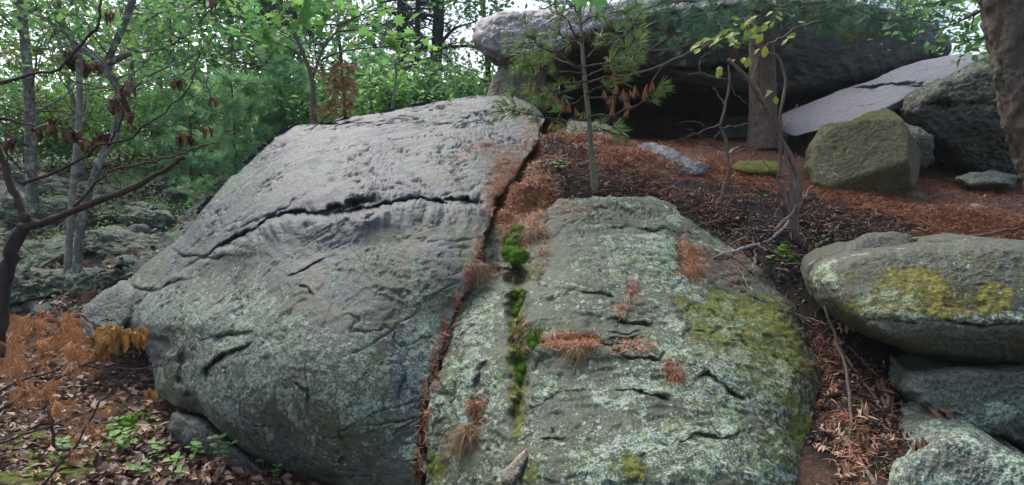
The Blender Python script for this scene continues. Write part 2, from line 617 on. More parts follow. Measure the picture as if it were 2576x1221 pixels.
col = b.mix(b.step(b.math('ADD', b.math('MULTIPLY', b.attr('rock'), .75), n1), .88, 1.1), col, rockc)
mossc = b.ramp(n2, (.36, (.05, .075, .008)), (.6, (.17, .24, .03)))
col = b.mix(b.step(b.math('ADD', b.attr('moss'), b.math('MULTIPLY', b.math('SUBTRACT', n2, .5), 2.2)), .35, .7), col, mossc)
h = b.math('ADD', n2, b.math('MULTIPLY', n3, .6))
M_ground = b.done(col, .85, b.bump(h, 1.0, .03), .25)
floor_o = solid('forest_floor', gV, None, gQ, M_ground, None, np.zeros(3),
                {'rock': g_rock, 'moss': g_moss, 'soil': g_soil, 'orange': np.clip(g_orange, 0, 1)})
tag(floor_o, kind='structure')

# ------------------------------------------------------------------ rock builders
SOLIDS = []          # (V, polygons) for dropping things on to


def remember(V, Q):
    SOLIDS.append(BVHTree.FromPolygons([tuple(v) for v in V.tolist()], [tuple(q) for q in Q.tolist()]))


def grid_normals(P):
    du = np.gradient(P, axis=1)
    dv = np.gradient(P, axis=0)
    n = np.cross(du, dv)
    n /= np.linalg.norm(n, axis=2)[..., None] + 1e-12
    s = np.sign((n * (EYE - P)).sum(-1)[..., None])
    return n * np.where(s == 0, 1, s)


def apply_cracks(px, py, d, cracks, world):
    """Grooves and ledges cut along surveyed lines. Returns new distance and crack strength."""
    wob = np.stack([px / 60, py / 60, np.zeros_like(px)], -1).reshape(-1, 3)
    wx = px + (9 * fbm(wob, 1.0, 4)).reshape(px.shape)
    wy = py + (9 * fbm(wob, 1.0, 4, off=40.0)).reshape(px.shape)
    dark = np.zeros_like(px)
    for k, (poly, dep, wid, lip, lipw) in enumerate(cracks):
        ds, side, t = seg_dist(wx, wy, poly)
        tn = np.stack([t * len(poly) * .9, np.full_like(t, k * 3.7), np.zeros_like(t)], -1).reshape(-1, 3)
        vary = np.clip(.85 + .9 * fbm(tn, 1.0, 3), .25, 1.9).reshape(t.shape)
        ends = np.clip(np.minimum(t, 1 - t) * 5, .05, 1) * np.clip(vary, .3, 1.2)
        g = np.exp(-(ds / (wid * vary)) ** 2) * ends
        d = d + dep * g
        if lip:
            w = np.exp(-(ds / lipw) ** 2) * ends
            d = d - np.where(side * np.sign(lipw) < 0, abs(lip) * w, -.35 * abs(lip) * np.exp(-(ds / (abs(lipw) * .35)) ** 2) * ends)
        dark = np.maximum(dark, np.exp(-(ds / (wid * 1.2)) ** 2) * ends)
    return d, dark


def scan_rock(name, ys, left, right, ctrl, roll, cracks, grain, amp, mat, masks, nx=420, thick=1.2, dep_lim=None, step=.028):
    """Rock face surveyed row by row between a left and a right outline, closed by a body behind it."""
    ys = np.asarray(ys, float)
    L, R = np.array(left, float), np.array(right, float)
    xl, xr = np.interp(ys, L[:, 1], L[:, 0]), np.interp(ys, R[:, 1], R[:, 0])
    s = np.linspace(0, 1, nx)
    px = xl[:, None] + (xr - xl)[:, None] * s[None]
    py = np.broadcast_to(ys[:, None], px.shape).copy()
    # ragged outline
    e = np.stack([px / 40, py / 40, np.full_like(px, .3)], -1).reshape(-1, 3)
    px = px + (9 * fbm(e, 1, 4)).reshape(px.shape)
    py = py + (3.5 * fbm(e, 1, 4, off=9.)).reshape(px.shape)
    d = rbf(ctrl, 4e-3)(px, py)
    for (poly, E, rr) in roll:
        ds, _, _ = seg_dist(px, py, poly)
        k = np.clip(1 - ds / E, 0, .985)
        d = d + rr * (1 - np.sqrt(1 - k * k))
    P0 = at(px, py, d)
    d, dark = apply_cracks(px, py, d, cracks, P0)
    P = at(px, py, d)
    n = grid_normals(P0)
    fl = P.reshape(-1, 3)
    disp = grain(fl, px.ravel(), py.ravel()).reshape(px.shape)
    inner = sstep(0, 14, np.minimum(px - xl[:, None] + 8, xr[:, None] - px + 8))
    P = P + n * (disp * amp)[..., None]
    H, W = px.shape
    V = P.reshape(-1, 3)
    i = (np.arange(H - 1)[:, None] * W + np.arange(W - 1)[None]).ravel()
    Q = np.stack([i, i + W, i + W + 1, i + 1], 1)
    # body behind: boundary loop drawn back and in
    loop = np.concatenate([np.arange(W), np.arange(1, H) * W + W - 1, (H - 1) * W + np.arange(W - 2, -1, -1), np.arange(H - 2, 0, -1) * W])
    B = V[loop]
    c = B.mean(0)
    extra = [V]
    prev = loop
    base = len(V)
    for (bk, sh, dn) in ((.18, .02, -.02), (.55, .14, -.1), (1.0, .4, -.25)):
        B2 = B + (c - B) * sh + np.array([0, thick * bk, thick * dn])
        idx = base + np.arange(len(loop))
        extra.append(B2)
        Q = np.concatenate([Q, np.stack([prev, np.roll(prev, -1), np.roll(idx, -1), idx], 1)])
        prev = idx
        base += len(loop)
    extra.append((c + np.array([0, thick * 1.05, -thick * .3]))[None])
    T = np.stack([prev, np.roll(prev, -1), np.full(len(prev), base)], 1)
    V = np.concatenate(extra)
    A = {}
    npad = len(V) - H * W
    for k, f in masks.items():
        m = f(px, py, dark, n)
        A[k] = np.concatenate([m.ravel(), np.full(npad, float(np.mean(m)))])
    remember(V[:H * W], Q[:len(i)])
    return solid(name, V, T, Q, mat, None, None, A)


def star_rock(name, outline, center, facets, thick, mat, masks, amp=.02, nscale=3.0, roundE=.75, NT=300, NR=96, cracks=(), sharp=.04, ridge=False, rollR=None, wob=4.0, keep=True, drop=0.0):
    """Boulder: surveyed outline round a centre, front built from facet planes (pixel, distance, normal), back closed by its real depth."""
    o = np.array(outline, float)
    c = np.array(center, float)
    o = np.concatenate([o, o[:1]])
    cum = np.concatenate([[0], np.cumsum(np.linalg.norm(np.diff(o, axis=0), axis=1))])
    t = np.linspace(0, cum[-1], NT, endpoint=False)
    ox, oy = np.interp(t, cum, o[:, 0]), np.interp(t, cum, o[:, 1])
    for _ in range(2):
        ox = .25 * np.roll(ox, 1) + .5 * ox + .25 * np.roll(ox, -1)
        oy = .25 * np.roll(oy, 1) + .5 * oy + .25 * np.roll(oy, -1)
    e = np.stack([ox / 45, oy / 45, np.full(NT, 2.)], -1)
    ox, oy = ox + wob * fbm(e, 1, 4), oy + wob * fbm(e, 1, 4, off=5.)
    r = 1 - (1 - np.linspace(0, 1, NR)) ** 1.35
    r[0] = .004
    px = c[0] + (ox - c[0])[None] * r[:, None]
    py = c[1] + (oy - c[1])[None] * r[:, None]
    ry = rays(px, py)
    ds = []
    for (fx, fy, fd, nv) in facets:
        nv = np.array(nv, float)
        nv /= np.linalg.norm(nv)
        k = np.minimum(ry @ nv, -.03)
        p0 = at(fx, fy, fd) - EYE
        ds.append((p0 @ nv) / k)
    ds = np.stack(ds)
    mx = ds.max(0)
    d = mx + sharp * np.log(np.exp((ds - mx) / sharp).sum(0))
    rollR = thick * .35 if rollR is None else rollR
    k = np.clip((r - roundE) / (1 - roundE), 0, .99)
    d = d + (rollR * (1 - np.sqrt(1 - k * k)))[:, None]
    d, dark = apply_cracks(px, py, d, cracks, None)
    P = at(px, py, d)
    du = np.roll(P, -1, 1) - np.roll(P, 1, 1)
    dv = np.gradient(P, axis=0)
    n = np.cross(du, dv)
    n /= np.linalg.norm(n, axis=2)[..., None] + 1e-12
    n *= np.where((n * (EYE - P)).sum(-1) < 0, -1, 1)[..., None]
    fl = P.reshape(-1, 3)
    q = fl + .25 * np.stack([fbm(fl, nscale * .5, 2, off=k) for k in (1., 5., 9.)], 1) * .3
    disp = (fbm(q, nscale, 6, .52, ridge) + .5 * fbm(q, nscale * 5, 3, .6, True)).reshape(d.shape)
    fade = np.clip(r * 12, .05, 1)[:, None]
    P = P + n * (disp * amp * fade)[..., None]
    V = P.reshape(-1, 3)
    i = (np.arange(NR - 1)[:, None] * NT + np.arange(NT)[None])
    j = (np.arange(NR - 1)[:, None] * NT + (np.arange(NT)[None] + 1) % NT)
    Q = np.stack([i, i + NT, j + NT, j], -1).reshape(-1, 4)
    V = np.concatenate([V, V[:NT].mean(0)[None]])
    T = np.stack([np.arange(NT), (np.arange(NT) + 1) % NT, np.full(NT, NT * NR)], 1)
    prev = (NR - 1) * NT + np.arange(NT)
    B = V[prev]
    cc = B.mean(0)
    view = np.array([cc[0] * .12, 1.0, -drop])
    base = len(V)
    for (bk, sh) in ((.12, -.01), (.4, .02), (.75, .16), (1.0, .5)):
        B2 = B + (cc - B) * sh + view * thick * bk
        B2 = B2 + .03 * np.stack([fbm(B2, 2, 3, off=k) for k in (1., 4., 7.)], 1)
        idx = base + np.arange(NT)
        V = np.concatenate([V, B2])
        Q = np.concatenate([Q, np.stack([prev, idx, np.roll(idx, -1), np.roll(prev, -1)], 1)])
        prev = idx
        base += NT
    V = np.concatenate([V, (cc + view * thick * 1.06)[None]])
    T = np.concatenate([T, np.stack([prev, np.roll(prev, -1), np.full(NT, base)], 1)])
    A = {}
    for kx, f in masks.items():
        m = np.broadcast_to(f(px, py, dark, n), px.shape)
        A[kx] = np.concatenate([m.ravel(), np.full(len(V) - m.size, float(m[-1].mean()))])
    if keep: remember(V[:NT * NR], Q[:(NR - 1) * NT])
    return solid(name, V, T, Q, mat, None, None, A)


# ------------------------------------------------------------------ rock materials
M_grey = rock_mat('schist_grey', (.024, .028, .031), (.068, .077, .088), (.145, .16, .19), (.31, .38, .30), (.19, .25, .16), bias=0, rough=.5, layer=(1, 1, 1.8), spec=.38)
M_ledge = rock_mat('schist_lichened', (.022, .028, .017), (.062, .077, .05), (.13, .15, .11), (.40, .49, .38), (.23, .32, .15), rough=.58)
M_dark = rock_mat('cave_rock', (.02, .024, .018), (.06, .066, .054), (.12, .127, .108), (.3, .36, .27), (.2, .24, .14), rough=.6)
M_shade = rock_mat('shaded_bedrock', (.02, .022, .016), (.05, .055, .042), (.11, .118, .095), (.2, .24, .18), (.14, .17, .1), rough=.65)  # bedrock darkened so its colour carries canopy and cave shade
M_pale = rock_mat('pale_granite', (.15, .14, .135), (.33, .31, .30), (.48, .46, .46), rough=.65)
M_tan = rock_mat('tan_granite', (.11, .095, .065), (.24, .205, .14), (.36, .32, .24), (.3, .34, .2), (.24, .25, .13), rough=.7)
M_slab = rock_mat('smooth_slab', (.055, .058, .068), (.10, .105, .13), (.16, .165, .2), bias=-.1, rough=.46, spec=.4)
M_block = rock_mat('mossy_block', (.05, .05, .022), (.10, .10, .04), (.16, .155, .075), (.32, .35, .22), (.25, .27, .13), rough=.75, moss_a=(.075, .08, .012), moss_b=(.15, .15, .022))
M_right = rock_mat('lichen_boulder', (.024, .027, .015), (.066, .07, .045), (.14, .14, .105), (.4, .5, .36), (.27, .33, .13), rough=.58, bias=-.02,
                   moss_a=(.11, .10, .015), moss_b=(.25, .23, .045))
M_green = rock_mat('green_lichen_rock', (.035, .042, .03), (.095, .11, .085), (.18, .20, .165), (.36, .47, .36), (.28, .38, .27), bias=.0, rough=.65)

# ------------------------------------------------------------------ the big boulder
left = [(1238, 243), (1180, 246), (1090, 256), (1000, 274), (900, 292), (830, 318), (790, 318), (740, 312), (700, 338), (655, 375), (620, 410), (560, 460), (510, 520), (465, 590),
        (430, 625), (370, 660), (310, 710), (240, 765), (205, 815), (325, 842), (370, 880), (385, 930), (395, 985), (440, 1015), (505, 1050), (560, 1090), (630, 1140), (720, 1180), (840, 1222), (900, 1340)]
left.sort(key=lambda p: p[1])
left = [(1238, 243), (1180, 247), (1090, 257), (1000, 274), (900, 292), (830, 309), (775, 312), (735, 320), (700, 338), (655, 375), (620, 410), (560, 460), (510, 520), (465, 590),
        (430, 625), (370, 660), (310, 710), (240, 765), (205, 815), (325, 842), (370, 880), (385, 930), (395, 985), (440, 1015), (505, 1050), (560, 1090), (630, 1140), (720, 1180), (840, 1222), (900, 1340)]
right = [(1290, 243), (1340, 262), (1368, 300), (1352, 350), (1322, 400), (1290, 445), (1262, 480), (1240, 515), (1228, 560), (1212, 620), (1190, 690), (1162, 760), (1130, 838), (1100, 920),
         (1078, 1000), (1060, 1100), (1052, 1222), (1050, 1340)]
ctrl = [(1300, 245, 6.7), (1230, 252, 6.6), (1100, 262, 6.4), (1000, 280, 6.2), (900, 300, 6.0), (800, 318, 5.9), (740, 318, 5.85), (700, 345, 5.7), (640, 410, 5.5),
        (560, 470, 5.4), (500, 550, 5.2), (440, 625, 5.15), (330, 700, 5.25), (230, 790, 5.4), (1340, 330, 6.1), (1300, 420, 5.35),
        (1200, 400, 5.25), (1000, 400, 5.2), (800, 420, 5.0), (650, 500, 4.8), (1230, 490, 4.65), (1050, 490, 4.45), (900, 480, 4.4), (750, 525, 4.42),
        (600, 600, 4.5), (480, 680, 4.72), (1200, 610, 4.12), (1000, 600, 4.02), (800, 650, 3.9), (600, 720, 4.08), (1100, 800, 3.68), (900, 850, 3.45),
        (700, 850, 3.55), (500, 850, 3.95), (400, 800, 4.45), (370, 900, 4.5), (420, 980, 4.2), (1040, 1000, 3.42), (850, 1050, 3.25), (650, 1050, 3.5),
        (530, 1030, 3.75), (1040, 1200, 3.2), (850, 1210, 3.35), (680, 1150, 3.6), (900, 1330, 3.45), (1040, 1330, 3.2)]
crest = [(1368, 300), (1340, 262), (1290, 243)] + left[:19]
under = left[18:]
gap = right[6:]
_strike = at(1180, 400, 5.2) - at(600, 590, 4.6)
_strike /= np.linalg.norm(_strike)


def plates(t, k):
    """Terraces with sharp risers, as on flaking rock."""
    f = t * k - np.floor(t * k)
    return (np.floor(t * k) + sstep(.72, 1.0, f)) / k * .8 + .2 * t


def grain_boulder(p, px, py):
    """Foliated rock: layers running down to the left on the cap, rounder and pitted on the lower face."""
    up = sstep(.0, 1., 1 / (1 + np.exp((py - (520 + .1 * (900 - px))) / 30)))
    lf = sstep(620, 430, px)
    q = p - .84 * (p @ _strike)[:, None] * _strike
    lay = plates(fbm(q, 2.2, 5, .5), 5) + .16 * fbm(q, 15, 4, .6, True)
    pits = np.minimum(fbm(p, 13, 4, .65) + .05, 0) * sstep(-.05, .35, fbm(p, 2.4, 3, off=8.))
    broad = fbm(p, 1.1, 3, .45)
    fine = fbm(p, 26, 4, .62)
    w = np.clip(up + .8 * lf, 0, 1)
    scar = plates(fbm(p, 1.9, 4, .5, off=3.), 3.2)
    hair = np.exp(-(fbm(q, 1.5, 5, .55, off=11.) / .022) ** 2) * sstep(-.1, .15, fbm(p, 1.6, 2, off=21.))
    hair2 = np.exp(-(fbm(p, 1.0, 5, .58, off=31.) / .02) ** 2) * sstep(.0, .2, fbm(p, 1.4, 2, off=27.))
    return w * (.5 * lay + .75 * pits + .45 * broad + .05 * fine - .4 * hair) + (1 - w) * (.75 * broad + .5 * scar + .07 * fine + .3 * pits - .3 * hair2 - .3 * hair)


cr_big = [
    ([(1245, 524), (1180, 517), (1120, 520), (1070, 506), (1000, 512), (960, 520), (880, 536), (800, 541), (720, 546), (680, 556), (640, 580), (560, 622), (480, 665), (430, 692)], .11, 5.5, .085, 48),
    ([(965, 505), (930, 512), (880, 524), (830, 534), (780, 540)], .15, 17, .05, 40),
    ([(1225, 512), (1170, 508), (1110, 512)], .10, 13, .07, 34),
    ([(1262, 480), (1215, 470), (1150, 482), (1100, 500)], .06, 9, .04, 24),
    ([(1100, 506), (1020, 498), (930, 540), (905, 548)], .04, 6, .02, 14),
    ([(1090, 350), (1030, 352), (985, 354), (945, 356)], .04, 5, .02, 12),
    ([(960, 395), (900, 435), (840, 460), (810, 500)], .03, 7, .01, 12),
    ([(815, 470), (760, 510), (700, 545), (640, 560), (560, 600)], .05, 8, .03, 22),
    ([(700, 500), (640, 540), (560, 570), (500, 610)], .04, 7, .025, 20),
    ([(724, 696), (770, 672), (824, 632)], .05, 6, .02, 18),
    ([(750, 722), (775, 722), (787, 745)], .04, 6, .02, 12),
    ([(764, 898), (766, 985), (776, 1042)], .05, 6, 0, 0),
    ([(735, 960), (765, 985)], .03, 5, .015, 12),
    ([(490, 855), (560, 838), (645, 832)], .05, 7, .03, 24),
    ([(505, 960), (512, 930), (535, 905), (580, 880), (640, 852)], .09, 10, .05, 26),
    ([(470, 840), (462, 900), (455, 960), (480, 1010), (520, 1050)], .12, 17, 0, 0),
    ([(340, 850), (420, 870), (395, 930)], .10, 16, 0, 0),
    ([(430, 625), (470, 640), (540, 650), (600, 640)], .06, 8, .04, 20),
    ([(300, 720), (370, 730), (430, 712), (480, 700)], .06, 8, .03, 20),
    ([(1000, 905), (1015, 960), (1000, 1040)], .03, 7, 0, 0),
    ([(1062, 1050), (1010, 1060), (960, 1070), (890, 1075)], .03, 7, .02, 20),
    ([(840, 1080), (870, 1130), (850, 1180)], .05, 9, 0, 0),
    ([(1285, 255), (1292, 290), (1270, 310), (1280, 340)], .05, 7, 0, 0),
]
def soften(c):
    return [q if q[1] >= .1 else (q[0], q[1] * .5, max(3., q[2] * .62), q[3] * .75, q[4]) for q in c]


cr_big = soften(cr_big)
m_big = {
    'lich': lambda px, py, dk, n: np.clip(.25 + blobs(px, py, [(1060, 860, 45, 120, .75), (850, 950, 260, 170, .42), (600, 800, 130, 120, .4), (500, 980, 120, 150, .42), (1000, 690, 90, 60, .25),
                                                                (620, 450, 90, 70, .2), (380, 760, 120, 80, .4), (940, 640, 90, 40, .2), (1180, 440, 70, 40, .15)])
                                         + .12 * sstep(560, 480, py) - .5 * dk, 0, 1.1),
    'moss': lambda px, py, dk, n: np.clip(.12 + blobs(px, py, [(1055, 1150, 40, 90, .35), (780, 980, 200, 100, .22), (260, 790, 60, 40, .35), (490, 900, 60, 80, .25)]) - .15 * sstep(560, 500, py), 0, 1),
    'film': lambda px, py, dk, n: np.clip(.75 * sstep(520, 640, py + .12 * (px - 900)) + .32 + blobs(px, py, [(1150, 460, 90, 40, .3)]), 0, .95),
    'stain_shade': lambda px, py, dk, n: np.clip(dk * .3 + blobs(px, py, [(900, 720, 190, 60, .28)]), 0, 1)}  # crack dirt with painted crease shade, plus a stained patch
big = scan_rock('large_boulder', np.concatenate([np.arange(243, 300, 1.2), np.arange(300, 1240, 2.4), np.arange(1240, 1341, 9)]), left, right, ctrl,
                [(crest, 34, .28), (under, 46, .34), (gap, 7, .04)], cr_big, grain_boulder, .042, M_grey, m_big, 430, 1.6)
tag(big, 'huge smooth grey boulder with a long dark horizontal crack across its middle', 'boulder')

# ------------------------------------------------------------------ lichen covered ledge
left2 = [(1400, 496), (1385, 510), (1330, 540), (1244, 560), (1226, 600), (1210, 650), (1190, 700), (1162, 765), (1128, 845), (1098, 920), (1076, 1000), (1058, 1100), (1050, 1222), (1048, 1380)]
right2 = [(1640, 496), (1690, 520), (1745, 560), (1800, 598), (1860, 640), (1950, 690), (2010, 760), (2036, 830), (2085, 900), (2120, 960), (2142, 1020), (2135, 1060), (2080, 1110), (2062, 1170), (2058, 1222), (2060, 1380)]
ctrl2 = [(1250, 560, 4.5), (1390, 515, 4.62), (1560, 497, 4.85), (1650, 505, 4.85), (1720, 545, 4.65), (1500, 600, 4.1), (1650, 600, 4.15), (1800, 610, 4.45), (1250, 700, 4.0), (1220, 850, 3.52), (1150, 950, 3.36),
         (1100, 1100, 3.16), (1150, 1200, 2.98), (1400, 700, 3.75), (1600, 750, 3.58), (1800, 720, 3.82), (1900, 690, 4.1), (2000, 770, 3.85), (1400, 850, 3.36), (1600, 880, 3.25), (1800, 850, 3.38),
         (1950, 880, 3.5), (2040, 900, 3.6), (1400, 1000, 3.02), (1600, 1000, 2.98), (1800, 1000, 3.03), (2000, 1020, 3.2), (2110, 1030, 3.45), (1300, 1200, 2.72), (1600, 1200, 2.62),
         (1900, 1200, 2.74), (2030, 1200, 2.95), (1600, 1360, 2.5), (1120, 1360, 2.8), (2000, 1360, 2.75)]
cr_led = [
    ([(1300, 540), (1285, 610), (1300, 680), (1305, 750), (1300, 820), (1308, 880), (1310, 960), (1298, 1030), (1285, 1110)], .13, 20, 0, 0),
    ([(1235, 690), (1270, 680), (1320, 676)], .08, 10, 0, 0),
    ([(1290, 880), (1350, 872), (1420, 862), (1500, 858), (1540, 872), (1600, 878)], .07, 10, -.06, -30),
    ([(1478, 516), (1568, 524), (1668, 546)], .03, 5, .02, 16),
    ([(1500, 578), (1568, 566), (1640, 574), (1728, 586), (1765, 604)], .05, 5, .025, 18),
    ([(1395, 520), (1365, 560), (1385, 600), (1420, 570), (1500, 520)], .025, 5, 0, 0),
    ([(1445, 730), (1500, 738), (1545, 742)], .04, 6, .02, 16),
    ([(1530, 800), (1590, 808), (1640, 814)], .06, 6, .03, 18),
    ([(1505, 850), (1560, 850), (1625, 848)], .05, 6, .03, 18),
    ([(1525, 835), (1580, 836), (1630, 828)], .03, 4, .02, 12),
    ([(1540, 880), (1600, 895), (1660, 905), (1672, 880)], .05, 7, .03, 20),
    ([(1540, 976), (1590, 972), (1640, 985), (1688, 1004)], .07, 8, .035, 24),
    ([(1740, 960), (1780, 940), (1830, 980), (1890, 1010)], .05, 8, .03, 22),
    ([(1700, 790), (1740, 830), (1700, 860)], .03, 6, 0, 0),
    ([(1180, 1000), (1215, 950), (1225, 920), (1190, 950)], .07, 12, 0, 0),
    ([(1130, 880), (1165, 845), (1205, 820)], .03, 5, 0, 0),
    ([(1080, 1120), (1130, 1100), (1165, 1085)], .03, 6, 0, 0),
    ([(1170, 1010), (1195, 1060), (1180, 1120), (1170, 1180)], .05, 16, 0, 0),
    ([(1340, 1110), (1400, 1095), (1380, 1060)], .02, 5, .02, 16),
    ([(1700, 1110), (1760, 1080), (1830, 1098), (1880, 1080)], .04, 8, .03, 26),
    ([(1712, 560), (1708, 620), (1730, 690), (1750, 720)], .06, 14, 0, 0),
    ([(1800, 640), (1860, 660), (1920, 700)], .05, 8, .03, 18),
    ([(1900, 700), (1960, 750), (1990, 800)], .05, 12, 0, 0),
]


cr_led = soften(cr_led)


def grain_ledge(p, px, py):
    q = p * np.array([.5, 1, 1.4])
    hair = np.exp(-(fbm(q, 1.4, 5, .58, off=11.) / .025) ** 2) * sstep(-.15, .1, fbm(p, 1.6, 2, off=21.))
    hair2 = np.exp(-(fbm(p, 1.1, 5, .58, off=37.) / .02) ** 2) * sstep(.0, .2, fbm(p, 1.4, 2, off=29.))
    return .65 * fbm(p, 1.3, 3, .5) + .95 * plates(fbm(q, 2.0, 5, .5), 3.6) + .12 * fbm(p, 24, 4, .62) + .35 * np.minimum(fbm(p, 11, 3) + .1, 0) - .5 * hair - .4 * hair2


m_led = {
    'lich': lambda px, py, dk, n: np.clip(.47 + blobs(px, py, [(1200, 780, 60, 90, .4), (1850, 940, 130, 70, .35), (1620, 640, 90, 70, .3), (1800, 1120, 160, 80, .32), (1200, 1000, 70, 80, .25), (1370, 960, 70, 40, .3),
                                                                (1700, 1000, 180, 160, .15), (1400, 1120, 130, 90, .12), (1380, 620, 50, 70, -.35), (1560, 840, 80, 40, -.22), (1450, 1010, 120, 70, -.14), (1680, 1010, 70, 50, -.3),
                                                                (1880, 680, 90, 40, -.3), (1960, 730, 60, 60, -.4), (2090, 1000, 60, 80, -.15), (1500, 540, 120, 25, -.15), (1570, 1060, 100, 40, -.1)]) - .5 * dk, 0, 1.1),
    'moss': lambda px, py, dk, n: np.clip(.27 + blobs(px, py, [(1870, 830, 130, 110, .72), (1960, 930, 90, 110, .62), (1780, 780, 80, 60, .3), (1300, 900, 22, 200, .7), (2030, 1080, 60, 60, .5), (1580, 1180, 80, 50, .5), (1960, 1150, 90, 60, .5), (1330, 1190, 60, 40, .35),
                                                                (1430, 900, 90, 40, .3), (1090, 1180, 30, 80, .5), (1150, 1060, 40, 60, .25), (1350, 690, 30, 30, .4), (1430, 1000, 100, 60, .25)]), 0, 1.1),
    'film': lambda px, py, dk, n: np.full(px.shape, .6),
    'stain_shade': lambda px, py, dk, n: np.clip(dk * .3 + blobs(px, py, [(1960, 740, 60, 70, .6), (1560, 840, 70, 35, .35), (1680, 1010, 70, 45, .35), (1480, 780, 60, 40, .15)]), 0, 1)}  # painted darkening and dirt along cracks, then stain patches
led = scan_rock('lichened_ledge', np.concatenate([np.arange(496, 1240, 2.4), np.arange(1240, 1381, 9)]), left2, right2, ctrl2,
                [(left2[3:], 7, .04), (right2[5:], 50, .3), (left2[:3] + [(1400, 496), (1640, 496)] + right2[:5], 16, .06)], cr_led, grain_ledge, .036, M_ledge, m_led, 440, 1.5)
tag(led, 'sloping rock ledge crusted with pale green lichen, split by a mossy groove', 'rock ledge')

# ------------------------------------------------------------------ overhanging roof, cave and slabs
Z = lambda v: (lambda px, py, dk, n: np.full(np.shape(px), float(v)))
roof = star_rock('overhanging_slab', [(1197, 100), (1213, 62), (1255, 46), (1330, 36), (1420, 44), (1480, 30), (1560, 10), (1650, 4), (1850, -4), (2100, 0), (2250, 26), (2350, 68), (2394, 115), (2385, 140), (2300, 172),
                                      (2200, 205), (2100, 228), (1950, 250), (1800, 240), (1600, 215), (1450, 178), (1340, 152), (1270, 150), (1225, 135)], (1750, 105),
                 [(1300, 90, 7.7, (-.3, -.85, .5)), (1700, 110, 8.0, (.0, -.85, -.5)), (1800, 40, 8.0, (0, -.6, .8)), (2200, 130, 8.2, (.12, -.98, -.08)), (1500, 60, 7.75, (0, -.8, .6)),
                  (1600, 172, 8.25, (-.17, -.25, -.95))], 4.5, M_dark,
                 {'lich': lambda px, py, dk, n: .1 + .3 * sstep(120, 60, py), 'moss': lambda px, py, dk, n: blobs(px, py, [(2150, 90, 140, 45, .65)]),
                  'stain_shade': lambda px, py, dk, n: np.clip(blobs(px, py, [(1620, 120, 200, 30, .5)]), 0, 1)},
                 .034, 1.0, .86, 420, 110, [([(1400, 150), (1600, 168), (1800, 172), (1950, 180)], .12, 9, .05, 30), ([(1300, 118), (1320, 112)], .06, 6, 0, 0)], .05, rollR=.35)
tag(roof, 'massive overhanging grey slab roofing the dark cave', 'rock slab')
prow = star_rock('pale_prow', [(1197, 100), (1213, 58), (1255, 42), (1330, 32), (1420, 40), (1480, 26), (1560, 6), (1640, 0), (1760, -8), (1862, -12), (1858, 10), (1760, 14), (1690, 22), (1640, 34), (1560, 56), (1450, 90), (1400, 125), (1330, 140), (1270, 150), (1225, 135)], (1330, 85),
                 [(1300, 90, 7.55, (-.25, -.8, .55)), (1500, 40, 7.6, (0, -.6, .8)), (1230, 120, 7.65, (-.6, -.75, -.25))], 1.6, M_pale,
                 {'lich': Z(.15), 'moss': Z(0), 'stain_shade': lambda px, py, dk, n: np.clip(blobs(px, py, [(1250, 120, 40, 30, .45), (1290, 150, 60, 25, .4)]), 0, 1)}, .05, 2.2, .8, 260, 80,
                 [([(1285, 118), (1305, 112)], .08, 6, 0, 0), ([(1250, 62), (1330, 44), (1420, 56)], .03, 6, .02, 16)], .06, rollR=.3)
tag(prow, 'pale rounded rock nose jutting out at the end of the overhang', 'rock')
supp = star_rock('cave_pillar_rock', [(1228, 262), (1234, 225), (1246, 190), (1262, 160), (1290, 148), (1335, 146), (1368, 180), (1375, 270), (1300, 290)], (1300, 215),
                 [(1280, 210, 7.75, (-.35, -.9, .25)), (1340, 220, 7.9, (.5, -.85, .1))], 1.0, M_tan, {'lich': Z(.22), 'moss': Z(.15)}, .03, 3, .7, 160, 60, rollR=.25)
tag(supp, 'tan upright rock propping the left end of the overhang', 'rock')
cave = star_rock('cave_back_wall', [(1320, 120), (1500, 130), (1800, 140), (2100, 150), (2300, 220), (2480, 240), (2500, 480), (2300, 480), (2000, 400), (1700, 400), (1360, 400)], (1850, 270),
                 [(1800, 260, 11.0, (0, -.9, -.4)), (1400, 260, 10.6, (.5, -.8, -.1))], 1.5, M_shade, {'lich': Z(0), 'moss': Z(0), 'stain_shade': Z(.3)}, .1, 1.2, .9, 160, 50)  # wall colour deepened to carry the shade of the enclosure
tag(cave, 'shade-darkened rock wall at the back of the cave', 'rock wall')
slab = star_rock('tilted_slab', [(1958, 292), (2010, 270), (2120, 226), (2200, 200), (2260, 172), (2340, 150), (2410, 136), (2480, 140), (2505, 158), (2470, 190), (2400, 222), (2350, 250), (2270, 272), (2160, 300), (2080, 322), (2000, 346), (1968, 335)], (2220, 235),
                 [(2200, 235, 7.3, (-.3, -.42, .85)), (2100, 320, 6.85, (.05, -.85, -.5)), (2420, 215, 7.2, (.3, -.9, -.2))], .9, M_slab,
                 {'lich': lambda px, py, dk, n: .05 + .35 * (n[..., 2] < .2), 'moss': lambda px, py, dk, n: .35 * (n[..., 2] < .2), 'stain_shade': Z(.0)},
                 .004, 4, .95, 300, 80, [([(2060, 296), (2200, 262), (2330, 222), (2420, 190)], .008, 3, .004, 8), ([(2150, 236), (2300, 186), (2440, 152)], .006, 3, .003, 8), ([(2125, 222), (2200, 216), (2290, 212), (2360, 208)], .07, 5, .03, 14)], .015, rollR=.06, wob=2)
tag(slab, 'smooth tilted grey slab catching the light above the mossy block', 'rock slab')
